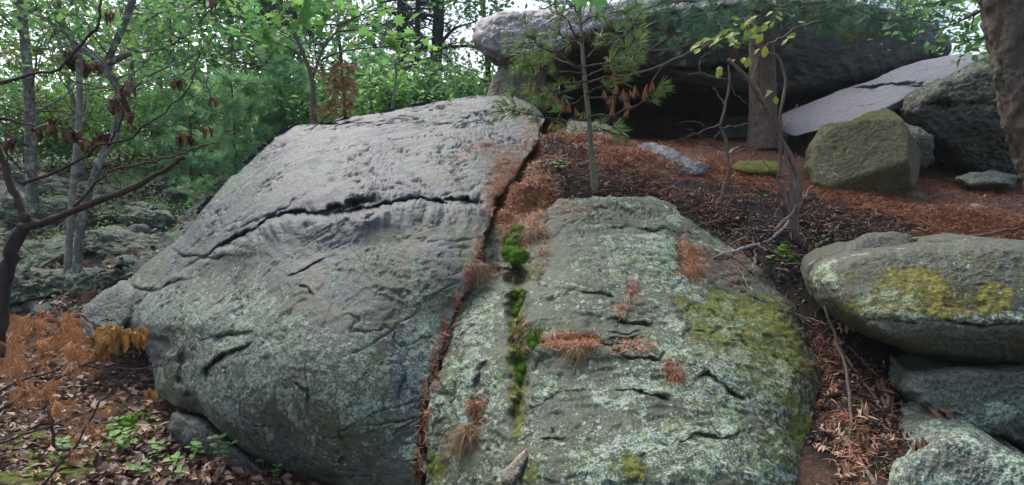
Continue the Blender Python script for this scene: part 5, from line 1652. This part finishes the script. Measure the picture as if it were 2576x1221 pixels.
# fallen dead pine limbs with rusty needles, low on the left
D = 2.9
dp = empty('dead_pine_limb', at(120, 1130, D), 'dead pine limb with clouds of rust orange needles at the lower left', 'branch')
for (pl, r0, r1) in [([(-40, 1045), (0, 1030), (65, 995), (125, 960), (200, 925), (250, 900), (272, 868)], .0085, .004), ([(-40, 1130), (0, 1117), (60, 1095), (125, 1070), (190, 1050), (215, 1043)], .006, .003),
                     ([(112, 980), (118, 1010), (127, 1060), (131, 1100), (137, 1122), (152, 1133), (176, 1130)], .0075, .008), ([(95, 1235), (140, 1180), (190, 1125), (225, 1060), (252, 1015), (280, 980), (322, 925)], .006, .003),
                     ([(200, 920), (260, 925), (310, 930), (390, 926), (430, 905), (462, 870)], .004, .002), ([(390, 926), (430, 905), (480, 902)], .0025, .0015), ([(-30, 1000), (60, 955), (110, 945), (180, 910), (250, 860)], .006, .003),
                     ([(0, 1170), (60, 1160), (130, 1145)], .003, .0015), ([(195, 790), (225, 808), (262, 830)], .004, .003), ([(290, 1020), (330, 1005), (375, 995)], .003, .002), ([(255, 700 + 105), (290, 806)], .003, .002), ([(0, 1105), (50, 1104), (130, 1100)], .003, .0015)]:
    n = 16
    P = smooth_line(line(D, *pl), n)
    P[1:-1] += .004 * r.normal(size=(n - 2, 3))
    b_ = Bag()
    b_.tube(P, np.linspace(r0, r1, n), 7)
    b_.build('twig', M_twigd, dp)
long_t = [make_mesh('dead_tuft', *tuft(34, .62, .0075, .15, 230 + k), None, {'rnd': np.repeat(np.random.RandomState(k).rand(34), 5)}, False, M_orange) for k in range(3)]
for (px, py, rx, ry, n) in [(95, 850, 80, 50, 34), (60, 930, 60, 40, 20), (170, 880, 45, 55, 22), (210, 920, 30, 40, 10), (110, 1000, 50, 35, 12), (140, 1040, 30, 20, 5), (240, 1080, 22, 22, 4), (180, 1100, 18, 40, 4), (20, 1000, 40, 30, 7), (20, 850, 40, 40, 8), (270, 880, 22, 25, 6), (195, 1140, 20, 20, 3), (270, 1030, 15, 20, 3)]:
    for k in range(n):
        p = at(px + rx * r.uniform(-1, 1), py - 25 + ry * r.uniform(-1, 1), D + .25 * r.normal())
        put_tuft(long_t[r.randint(3)], 'needle_tuft', p, (r.normal() * .6, r.normal() * .6, -.8), r.uniform(.055, .12), dp, r)
cluster(300, 835, D, 9, .12, M_tanleaf, dp, 14)
cluster(275, 865, D, 6, .1, M_tanleaf, dp, 12)
cluster(338, 850, D, 6, .1, M_tanleaf, dp, 8)
cluster(352, 835, D, 3, .08, M_dead if False else M_tanleaf, dp, 6)
cluster(375, 992, D, 2, .075, M_tanleaf, dp, 2)
cluster(238, 830, D, 2, .06, M_tanleaf, dp, 4)

# ------------------------------------------------------------------ loose litter
def litter(name, areas, mat, ln, wd, kind='stuff', seed=1, lift=.004, tilt=.22, label=None, bend=.12):
    """Needles lying on the rock and soil: areas = (px, py, rx, ry, count)."""
    rr = np.random.RandomState(seed)
    bag = Bag()
    tv = np.array([(-wd / ln, 0, 0), (wd / ln, 0, 0), (wd / ln * .9, .5, bend), (-wd / ln * .9, .5, bend), (0, 1, 0)], float)
    tt = np.array([(0, 1, 2), (0, 2, 3), (3, 2, 4)])
    pos, nor = [], []
    for (px, py, rx, ry, n) in areas:
        for k in range(n):
            a, q = rr.uniform(0, 6.283), rr.uniform() ** .6 * (1 + .5 * abs(rr.normal()))
            p, nn = drop(px + rx * q * math.cos(a), py + ry * q * math.sin(a))
            pos.append(p); nor.append(nn)
    pos, nor = np.array(pos), np.array(nor)
    N = len(pos)
    z = nor + tilt * rr.normal(size=(N, 3))
    z /= np.linalg.norm(z, axis=1)[:, None]
    y = rr.normal(size=(N, 3))
    y -= z * (y * z).sum(1)[:, None]
    y /= np.linalg.norm(y, axis=1)[:, None]
    y = y + .07 * rr.normal(size=(N, 1)) * nor
    x = np.cross(y, z)
    s = ln * rr.uniform(.5, 1.2, size=(N, 1))
    bag.scatter(tv, tt, pos + nor * (lift * rr.uniform(.2, 2.2, size=(N, 1))) - y * s * .5, x * s, y * s, z * s, rr.rand(N))
    o = bag.build(name, mat, None, pos.mean(0), False)
    return tag(o, kind='stuff')


def scatter_ground(name, mat, polys, n, ln, wd, seed, lift=.006, shape=None):
    """Needles strewn over areas of soil: polys = (px, py, d, rx, ry metres, weight)."""
    rr = np.random.RandomState(seed)
    W = np.array([p[5] * p[3] * p[4] for p in polys]); W = W / W.sum()
    ch = rr.choice(len(polys), n, p=W)
    C = np.array([at(p[0], p[1], p[2])[:2] for p in polys])
    Rr = np.array([p[3:5] for p in polys])
    q = rr.normal(size=(n, 2)) * .6
    xy = C[ch] + q * Rr[ch]
    dn = fbm(np.column_stack([xy, np.zeros(n)]), 2.3, 4, .6)
    keep = dn > rr.uniform(-.75, .35, n)
    if shape is None: keep &= rr.rand(n) > np.clip(wblob(xy[:, 0], xy[:, 1], SOILB) * .75, 0, .68)
    xy = xy[keep]
    n = len(xy)
    z = ground(xy[:, 0], xy[:, 1])
    pos = np.stack([xy[:, 0], xy[:, 1], z + lift * rr.uniform(.3, 2.5, n)], 1)
    wv, lv = wd / ln, 1.0
    tv = np.array([(-wv, 0, 0), (wv, 0, 0), (wv * .9, .5, .1), (-wv * .9, .5, .1), (0, 1, 0)], float)
    tt = np.array([(0, 1, 2), (0, 2, 3), (3, 2, 4)])
    x, y, zz = frames(n, 4.0 if shape is None else 2.2, UP, rr)
    s = ln * rr.uniform(.4, 1.5, size=(n, 1))
    if shape is not None: tv, tt = shape
    bag = Bag()
    bag.scatter(tv, tt, pos, x * s, y * s, zz * s, rr.rand(n))
    return tag(bag.build(name, mat, None, pos.mean(0), False), kind='stuff')


scatter_ground('needle_litter', M_litter, [(1750, 368, 7.3, 1.2, .6, .9), (2400, 470, 6.3, .8, .5, 1.0), (1330, 470, 5.0, .3, .6, 3), (1600, 420, 5.7, .9, .7, 2.2), (1800, 440, 5.6, .7, .6, 1.5), (1500, 380, 6.3, .7, .6, 1.6), (2330, 545, 5.0, .9, .4, 1.6), (2180, 500, 5.6, .7, .5, 1.2),
                                           (1850, 570, 4.7, .7, .5, .13), (1650, 490, 5.0, .6, .25, 1.6), (2480, 560, 5.0, .6, .4, 1.4), (1340, 400, 5.9, .3, .7, .35), (2100, 950, 3.5, .3, .5, .5), (2200, 1100, 3.0, .3, .3, .4)], 150000, .07, .0014, 5)
scatter_ground('soil_crumbs', leaf_mat('duff', [(.0, (.012, .009, .008)), (.6, (.045, .028, .02)), (.9, (.10, .055, .035)), (1.0, (.22, .14, .09))], trans=0.0), [(1390, 430, 5.5, .35, .55, 1), (1900, 560, 4.8, .75, .5, 1), (2100, 575, 4.8, .6, .4, 1), (2050, 640, 4.4, .5, .5, 1), (2230, 950, 3.4, .35, .5, 1), (2150, 1120, 3.0, .3, .35, 1)], 14000, .022, .01, 26, .006, OVAL)
scatter_ground('leaf_litter', M_leaflit, [(200, 1000, 4.6, 1.2, .9, 1), (150, 840, 6, 1.3, 1.0, 1), (550, 1190, 3.8, .9, .4, 1), (100, 760, 7.3, 1.2, .8, .7), (450, 1120, 4.0, .5, .4, 1), (300, 1180, 3.6, .8, .3, 1)], 9000, .062, .014, 6, .012, OVAL)
litter('ledge_needles', [(1345, 350, 22, 60, 700), (1300, 440, 30, 50, 700), (1270, 490, 30, 26, 400), (1320, 400, 40, 40, 500), (1300, 520, 50, 70, 1700), (1290, 430, 26, 60, 350), (1265, 395, 14, 30, 160), (1225, 375, 30, 14, 120), (1160, 395, 14, 12, 60), (1150, 465, 10, 18, 35), (1130, 435, 26, 14, 30), (1740, 660, 26, 36, 500), (1715, 620, 10, 30, 120), (1590, 735, 14, 24, 110), (1560, 785, 18, 14, 60),
                         (1435, 862, 54, 16, 620), (1590, 870, 45, 16, 160), (1690, 935, 16, 26, 160), (1118, 850, 7, 40, 160), (1095, 925, 6, 40, 160), (1070, 1040, 6, 60, 200), (1055, 1160, 6, 60, 200), (1150, 780, 7, 30, 120), (1178, 720, 8, 30, 140), (1205, 640, 10, 30, 160), (1200, 1030, 18, 30, 140), (1300, 640, 22, 40, 120), (1220, 690, 50, 10, 160),
                         (1310, 840, 18, 40, 160), (1860, 680, 60, 40, 260), (1800, 640, 60, 30, 240), (2150, 1130, 40, 70, 260), (2060, 900, 40, 60, 260), (1440, 540, 30, 22, 60), (1370, 620, 12, 60, 90), (1460, 525, 60, 8, 90), (2110, 1060, 30, 20, 90)], M_litter, .065, .0015, seed=8, lift=.003)
litter('chute_needles', [(1300, 520, 55, 70, 2600), (1330, 470, 50, 40, 1200), (1270, 480, 30, 40, 500), (1250, 430, 18, 40, 260), (1215, 375, 26, 12, 140), (1435, 860, 54, 12, 500), (1740, 650, 24, 34, 300)], M_orange, .07, .0014, seed=18, lift=.006)

# twigs lying about
tw = [([(1790, 652), (1850, 632), (1900, 618), (1940, 602), (1985, 560), (2010, 520)], .011, .013, 'long bent grey stick leaning from the shrub foot over the ledge'),
      ([(1878, 600), (1915, 622), (1960, 640), (1980, 660)], .008, .01, 'short crooked brown stick on the dark soil by the shrub'), ([(1893, 600), (1900, 640), (1893, 690)], .009, .01, 'upright bent grey stick propped on the wet ledge'),
      ([(1850, 655), (1870, 700), (1895, 735)], .004, .005, 'thin pale twig hanging down the top of the lichened ledge'), ([(2050, 620), (2085, 600), (2110, 565)], .009, .008, 'curved brown stick lying right of the shrub'),
      ([(2290, 605), (2400, 600), (2500, 585), (2580, 570)], .011, .008, 'long thin fallen branch lying on the needles at the right edge'), ([(2375, 450), (2420, 460), (2450, 470)], .009, .008, 'pale broken stick lying by the dark bedrock mass'),
      ([(2075, 770), (2100, 850), (2125, 920), (2135, 1000), (2145, 1060), (2133, 1115), (2150, 1150), (2185, 1190), (2205, 1228)], .0075, .010, 'long bent brown stem reaching down the leaf filled gully'),
      ([(2118, 880), (2150, 930), (2190, 985), (2225, 1040), (2240, 1075)], .008, .007, 'straight dark twig slanting across the gully leaves'), ([(2095, 1050), (2110, 1090), (2130, 1115)], .006, .007, 'short forked end of a brown twig on the gully floor'),
      ([(2130, 870), (2180, 920), (2220, 960)], .005, .004, 'thin dark twig under the rounded right boulder'), ([(1600, 357), (1640, 355), (1680, 362)], .02, .014, 'short grey log lying at the mouth of the cave'),
      ([(1830, 390), (1855, 372), (1885, 356)], .018, .012, 'broken grey branch stub lying left of the pine trunk'), ([(1360, 500), (1372, 520), (1375, 545)], .004, .003, 'thin crooked root hanging at the top of the mossy groove'),
      ([(1330, 660), (1350, 640), (1370, 615), (1372, 590)], .007, .005, 'brown root curling round the right side of the moss cushion'), ([(1690, 895), (1697, 925), (1695, 950)], .011, .006, 'flat pale strip of bark stuck in the cracked ledge'),
      ([(2050, 800), (2062, 770), (2045, 740)], .004, .003, 'fine dark twig sticking out of the gully beside the rounded boulder'), ([(2000, 790), (2030, 800), (2080, 812), (2110, 800)], .004, .003, 'fine twig lying across the head of the gully'),
      ([(640, 470 + 420), (660, 900)], .003, .002, '')][:-1]
for k, (pl, r0, r1, lab) in enumerate(tw):
    pts = []
    for (px, py) in pl:
        p, n = drop(px, py)
        pts.append(p + n * r0 * .7)
    ds = (np.array(pts) - EYE) @ FWD
    ds = np.minimum(ds, np.interp(np.arange(len(ds)), [0, len(ds) - 1], [ds[0], ds[-1]]) + .08)
    P = smooth_line(np.array([at(*q, d_) for q, d_ in zip(pl, ds)]), 20)
    P[1:-1] += .004 * r.normal(size=(18, 3))
    b_ = Bag()
    b_.tube(P, np.linspace(r0, r1, 20) * (1 + .08 * r.normal(size=20)), 8)
    o = b_.build('fallen_stick', M_twig if k % 3 else M_barkp, None, P[0])
    tag(o, lab, 'stick')
rt = np.random.RandomState(12)
nt = 0
while nt < 100:
    px, py = (rt.uniform(1320, 2560), rt.uniform(365, 600)) if nt < 65 else (rt.uniform(1770, 2080), rt.uniform(540, 720))
    p, n = drop(px, py)
    if abs(p[2] - float(ground(p[0], p[1]))) > .02: continue
    a, L_ = rt.uniform(0, 6.28), rt.uniform(.06, .22) * (1 if nt < 65 else 1.7)
    P = wander(p + [0, 0, .008], (math.cos(a), math.sin(a), .05), L_, 6, .15, -.01, rt)
    b_ = Bag(); b_.tube(P, np.linspace(.0045, .002, 7) * (1 if nt < 65 else 1.35), 5)
    tag(b_.build('twig', M_twig, None, p), 'bare brown twig lying on the needles and dark soil', 'twig', 'twigs strewn on the needle covered terrace')
    nt += 1

# low leafy ground cover on the left slope, beyond counting
bag = Bag()
r2 = np.random.RandomState(66)
cl = np.stack([r2.uniform(-7.5, -1.3, 110), r2.uniform(7.5, 17, 110)], 1)
ci = r2.randint(0, 110, 15000)
xy = cl[ci] + .28 * r2.normal(size=(15000, 2))
zz = ground(xy[:, 0], xy[:, 1]) + r2.uniform(.02, .22, 15000)
x, y, z = frames(15000, 1.5, UP, r2)
s_ = r2.uniform(.03, .07, size=(15000, 1))
bag.scatter(*OVAL, np.column_stack([xy, zz]), x * s_, y * s_, z * s_, r2.rand(15000))
tag(bag.build('undergrowth', M_leaf, None, np.array([-4, 11, .8])), kind='stuff')
scatter_ground('slope_litter', M_leaflit, [(150, 660, 9, 1.6, 1.5, 1), (350, 560, 10.5, 1.6, 1.5, 1), (200, 470, 13, 2.5, 2.0, 1), (500, 470, 12, 1.2, 1.2, 1)], 11000, .085, .02, 16, .02, OVAL)

# ------------------------------------------------------------------ moss cushions and grass tufts
def moss_cushion(name, lobes, label, fuzz=5000, mat=None):
    """Rounded cushions of short upright shoots; lobes = (px, py, r_px)."""
    rr = np.random.RandomState(len(lobes) * 7 + int(lobes[0][0]))
    bag = Bag()
    cs_ = []
    for (px, py, rp) in lobes:
        p, n = drop(px, py)
        d = (p - EYE) @ FWD
        R_ = rp / F * d
        cs_.append((p + n * R_ * (.2 if fuzz > 5000 else -.3), R_ * (1 if fuzz > 5000 else 1.25), n))
    import bmesh
    bm = bmesh.new(); bmesh.ops.create_icosphere(bm, subdivisions=4, radius=1)
    SV = np.array([v.co[:] for v in bm.verts]); SF = np.array([[v.index for v in f.verts] for f in bm.faces]); bm.free()
    allp, alln, sz = [], [], []
    for (c, R_, n) in cs_:
        V = SV * R_ * np.array([1, .8, 1])
        V = c + V * (1 + .34 * fbm(V / R_ + c, 1.5, 4))[:, None]
        bag.add(V, SF, None, np.clip(.3 + .3 * fbm(V, 40, 3), 0, 1))
        k = rr.randint(0, len(V), int(fuzz * R_ / sum(q[1] for q in cs_)))
        allp.append(V[k] + .002 * rr.normal(size=(len(k), 3))); alln.append((V[k] - c) / R_); sz.append(np.full(len(k), .011 if R_ > .03 else .007))
    p, n, s = np.concatenate(allp), np.concatenate(alln), np.concatenate(sz)[:, None]
    d = n + np.array([0, 0, .45]) + .3 * rr.normal(size=n.shape)
    x, y, z = frames_dir(d, rr)
    s = s * rr.uniform(.6, 1.3, size=s.shape)
    bag.scatter(np.array([(-.13, 0, 0), (.13, 0, 0), (0, 1, 0)], float), np.array([(0, 1, 2)]), p, x * s, y * s, z * s, np.clip(.55 + .22 * rr.normal(size=len(p)) + .15 * n[:, 2], 0.02, .98))
    o = bag.build(name, mat or M_moss, None, cs_[0][0])
    return tag(o, label, 'moss')


moss_cushion('moss_cushion', [(1306, 588, 17), (1302, 604, 17), (1296, 622, 22), (1290, 648, 25), (1310, 655, 24), (1283, 640, 20)], 'vivid green moss cushion stacked in the groove between the rocks', 9000)
moss_cushion('moss_cushion', [(1347, 862, 14), (1342, 872, 10)], 'small dark green moss cushion left of the needle pile on the ledge', 2500)
moss_cushion('moss_cushion', [(1305, 915, 11), (1312, 935, 13), (1304, 955, 12), (1300, 895, 9)], 'moss cushion lowest in the groove of the ledge', 3000)
moss_cushion('moss_cushion', [(1292, 740, 9), (1318, 742, 8)], 'pair of small moss knobs under the hanging brown tuft', 1600)
moss_cushion('moss_cushion', [(1310, 770, 10), (1300, 790, 11), (1312, 808, 10)], 'dark moss strip in the groove above the grass', 2200)
moss_cushion('moss_cushion', [(1965, 640, 15), (1985, 655, 14), (1972, 625, 12)], 'moss clump at the foot of the many stemmed shrub', 2500)
moss_cushion('moss_cushion', [(330, 1062, 20), (315, 1075, 16), (345, 1050, 16)], 'bright green moss mound on the ground beside the huge boulder', 3000)
moss_cushion('moss_cushion', [(1088, 1150, 6), (1085, 1180, 7)], 'moss in the bottom of the crack between boulder and ledge', 900)


def grass_tuft(px, py, label, n, L_, mat, hang=.6, spread=.03, seed=0, lean=(0, -.6, 0)):
    rr = np.random.RandomState(seed)
    p, nn = drop(px, py)
    bag = Bag()
    for k in range(n):
        b0 = p + rr.normal(size=3) * np.array([spread, spread * .6, spread * .4])
        d = nn * .5 + np.array(lean) * .5 + rr.normal(size=3) * .6 + [0, 0, .4]
        d /= np.linalg.norm(d)
        l = L_ * rr.uniform(.5, 1.15)
        u = np.linspace(0, 1, 6)[:, None]
        P = b0 + d * l * u - np.array([.25 * rr.normal(), .1 * rr.normal(), 1.0]) * hang * rr.uniform(.4, 1.2) * l * u ** 2 * 1.3
        s = np.cross(d, rr.normal(size=3)); s /= np.linalg.norm(s)
        w = .0014 * (1 - u * .8)
        V = np.concatenate([P - s * w, P + s * w])
        Q = [(i, i + 1, i + 7, i + 6) for i in range(5)]
        bag.add(V, None, Q, rr.rand())
    o = bag.build('grass_tuft', mat, None, p)
    return tag(o, label, 'grass tuft')


for k, a in enumerate([
    (1190, 668, 'drooping dry brown grass tuft hanging over the crack left of the moss', 420, .13, M_grassdry, 1.15, .024), (1235, 672, 'small dry grass tuft on the little shelf left of the moss cushion', 160, .09, M_grassdry, 1.0, .03),
    (1345, 590, 'large dry grass tuft hanging on the right of the moss cushion', 520, .19, M_grassdry, 1.15, .035), (1335, 535, 'dry grass tuft with green tips high in the groove', 300, .13, M_grassdry, .9, .03),
    (1348, 515, 'green grass sprig at the head of the groove', 110, .10, M_grass, .4, .02), (1222, 600, 'dry grass tuft at the upper end of the crack beside the huge boulder', 220, .13, M_grassdry, 1.15, .02),
    (1300, 700, 'thin brown tuft hanging below the moss cushion', 200, .13, M_grassdry, 1.25, .014), (1450, 880, 'dry grass tuft drooping from the needle pile on the ledge', 260, .10, M_grassdry, 1.1, .02),
    (1345, 835, 'green grass sprig beside the needle pile on the ledge', 150, .12, M_grass, .7, .02), (1180, 1085, 'long drooping brown tuft in the hollow low on the ledge', 360, .15, M_grassdry, 1.25, .02),
    (1310, 850, 'brown green grass tuft filling the middle of the groove', 220, .15, M_grassdry, 1.1, .025), (1300, 880, 'green blades trailing down the lower groove', 120, .14, M_grass, 1.2, .025),
    (1195, 1020, 'short rusty tuft above the hollow low on the ledge', 160, .09, M_dead, 1.0, .018), (1370, 640, 'fine dry roots and grass hanging at the right side of the groove', 180, .12, M_grassdry, 1.2, .02),
    (1700, 940, 'dry tuft of needles caught in the ledge crack', 140, .09, M_dead, 1.0, .02), (1750, 680, 'rusty needles spilling down the groove at the top right of the ledge', 200, .12, M_dead, 1.2, .025)]):
    grass_tuft(*a, seed=500 + k)

# ------------------------------------------------------------------ fallen oak leaves and seedlings
oakm = [make_mesh('oak_leaf', *oak_leaf(c, t), None, {'rnd': np.full(23, q)}, True, M_oakleaf) for c, t, q in ((.5, .3, .2), (.8, -.4, .5), (-.5, .5, .75), (1.0, .2, .4))]
named = [(2100, 830, .14, 'curled tan oak leaf caught on the twigs at the top of the gully'), (2195, 1050, .155, 'pale lobed oak leaf lying left in the gully'), (2330, 1090, .15, 'upright rust orange oak leaf beside the corner rock'), (2240, 975, .15, 'brown oak leaf in the shadow under the rounded boulder'),
         (2290, 1140, .12, 'broad brown oak leaf lying above the corner rock'), (2255, 1020, .11, 'folded brown oak leaf in the middle of the gully'), (2210, 1125, .11, 'flat grey brown oak leaf on the gully floor'), (2120, 860, .08, 'small torn leaf under the curled tan oak leaf')]
for k, (px, py, s, lab) in enumerate(named):
    p, n = drop(px, py)
    p = p - np.array(rays(px, py)) * .03
    up = n * .6 + np.array([.2 * r.normal(), -.8, .3])
    o = put_leaf(oakm[k % 4], p + n * .01, [r.normal(), .3 * r.normal(), .25 * r.normal() + (.5 if k == 2 else 0)], up, s, None, 'oak_leaf')
    tag(o, lab, 'leaf')
k = 0
while k < 190:
    z_ = rt.rand()
    if z_ < .12: px, py, s = rt.uniform(2090, 2360), rt.uniform(900, 1200), rt.uniform(.05, .1)
    elif z_ < .85: px, py, s = rt.uniform(-20, 720), rt.uniform(800, 1215), rt.uniform(.07, .13)
    else: px, py, s = rt.uniform(1320, 2560), rt.uniform(370, 590), rt.uniform(.035, .07)
    p, n = drop(px, py)
    if abs(p[2] - float(ground(p[0], p[1]))) > .03: continue
    a = rt.uniform(0, 6.28)
    o = put_leaf(oakm[k % 4], p + [0, 0, .012], [math.cos(a), math.sin(a), .15 * rt.normal()], n + .35 * rt.normal(size=3), s, None, 'fallen_leaf')
    tag(o, 'brown lobed leaf lying in the litter on the ground', 'leaf', 'brown leaves fallen on the forest floor')
    k += 1
for (px, py, s, lab, mt_) in [(1870, 842, .035, 'small orange leaf stuck to the mossy part of the ledge', M_tanleaf), (1707, 735, .02, 'tiny orange leaf at the upper right of the ledge', M_tanleaf), (1597, 852, .04, 'orange leaf tip by the layered grey block', M_tanleaf), (1918, 495, .055, 'pale green leaf lying on the dark soil near the shrub', M_leafy),
                              (2065, 598, .06, 'green leaf lying right of the shrub foot', M_leafb), (310, 693, .09, 'pale tan strip of leaf on the left shoulder of the boulder', M_oakleaf), (1445, 872, .05, 'tan leaf on the needle pile of the ledge', M_oakleaf)]:
    p, n = drop(px, py)
    me = make_mesh('leaf', [v.co[:] for v in ovn.vertices], [tuple(q.vertices) for q in ovn.polygons], None, {'rnd': np.full(9, .5)}, True, mt_)
    tag(put_leaf(me, p + n * .006, [1, .3, .2], n, s, None, 'fallen_leaf'), lab, 'leaf')

seedm = make_mesh('leaf', [v.co[:] for v in ovn.vertices], [tuple(q.vertices) for q in ovn.polygons], None, {'rnd': np.full(9, .5)}, True, M_leafb)


def seedling(px, py, label, nl, h, sz, w):
    p, n = drop(px, py)
    rt_ = empty('seedling', p, label, 'plant')
    b_ = Bag()
    tops = []
    for q in range(max(1, nl // 5)):
        P = wander(p + rt.normal(size=3) * [w, w * .6, 0], (rt.normal() * .5, -.2 + rt.normal() * .3, 1), h * rt.uniform(.6, 1.1), 5, .15, 0, rt)
        b_.tube(P, np.linspace(.0025, .0012, 6), 4)
        tops += [P[2], P[3], P[4], P[5], P[5]]
    b_.build('stem', M_twig, rt_)
    for q in range(nl):
        t = tops[q % len(tops)]
        a = q * 2.4 + rt.normal() * .4
        put_leaf(seedm, t, [math.cos(a), math.sin(a), .15 + .2 * rt.normal()], [.2 * rt.normal(), -.35, 1], sz * rt.uniform(.7, 1.2), rt_)


for a in [(330, 1125, 'clump of pale green seedlings below the moss mound', 26, .13, .05, .1), (300, 1085, 'low green seedling left of the moss mound', 14, .1, .045, .06), (280, 1110, 'small seedling with pale leaves between twigs and moss', 8, .1, .045, .05), (365, 1200, 'blue green seedling at the bottom edge left of the boulder', 14, .1, .04, .06),
          (430, 1165, 'seedling clump in front of the undercut rock', 18, .12, .045, .07), (505, 1140, 'short seedling beside the undercut rock', 6, .09, .04, .03), (590, 1150, 'seedling with round leaves right of the undercut rock', 16, .15, .045, .08), (420, 1195, 'green seedlings at the bottom edge near the boulder', 16, .1, .045, .08),
          (695, 1205, 'yellow green sprig at the bottom under the boulder', 8, .13, .035, .02), (1408, 430, 'bright green seedling in the dark soil left of the pine sapling', 12, .09, .05, .06), (1400, 340, 'green sprig beside the tan rock', 8, .1, .05, .04), (1335, 412, 'tiny green sprig left of the dark soil', 3, .05, .03, .02),
          (2015, 690, 'small green sprig beside the dark gully stone', 8, .08, .035, .04), (1083, 262, 'green sprig growing on the crest of the boulder', 6, .1, .05, .03), (1850, 595, 'tiny seedling on the dark soil above the ledge', 4, .04, .03, .02), (1975, 660, 'small leafy plant in the moss at the shrub foot', 12, .07, .04, .06), (150, 1140, 'pale green seedlings among the left moss', 14, .08, .045, .1)]:
    seedling(*a)
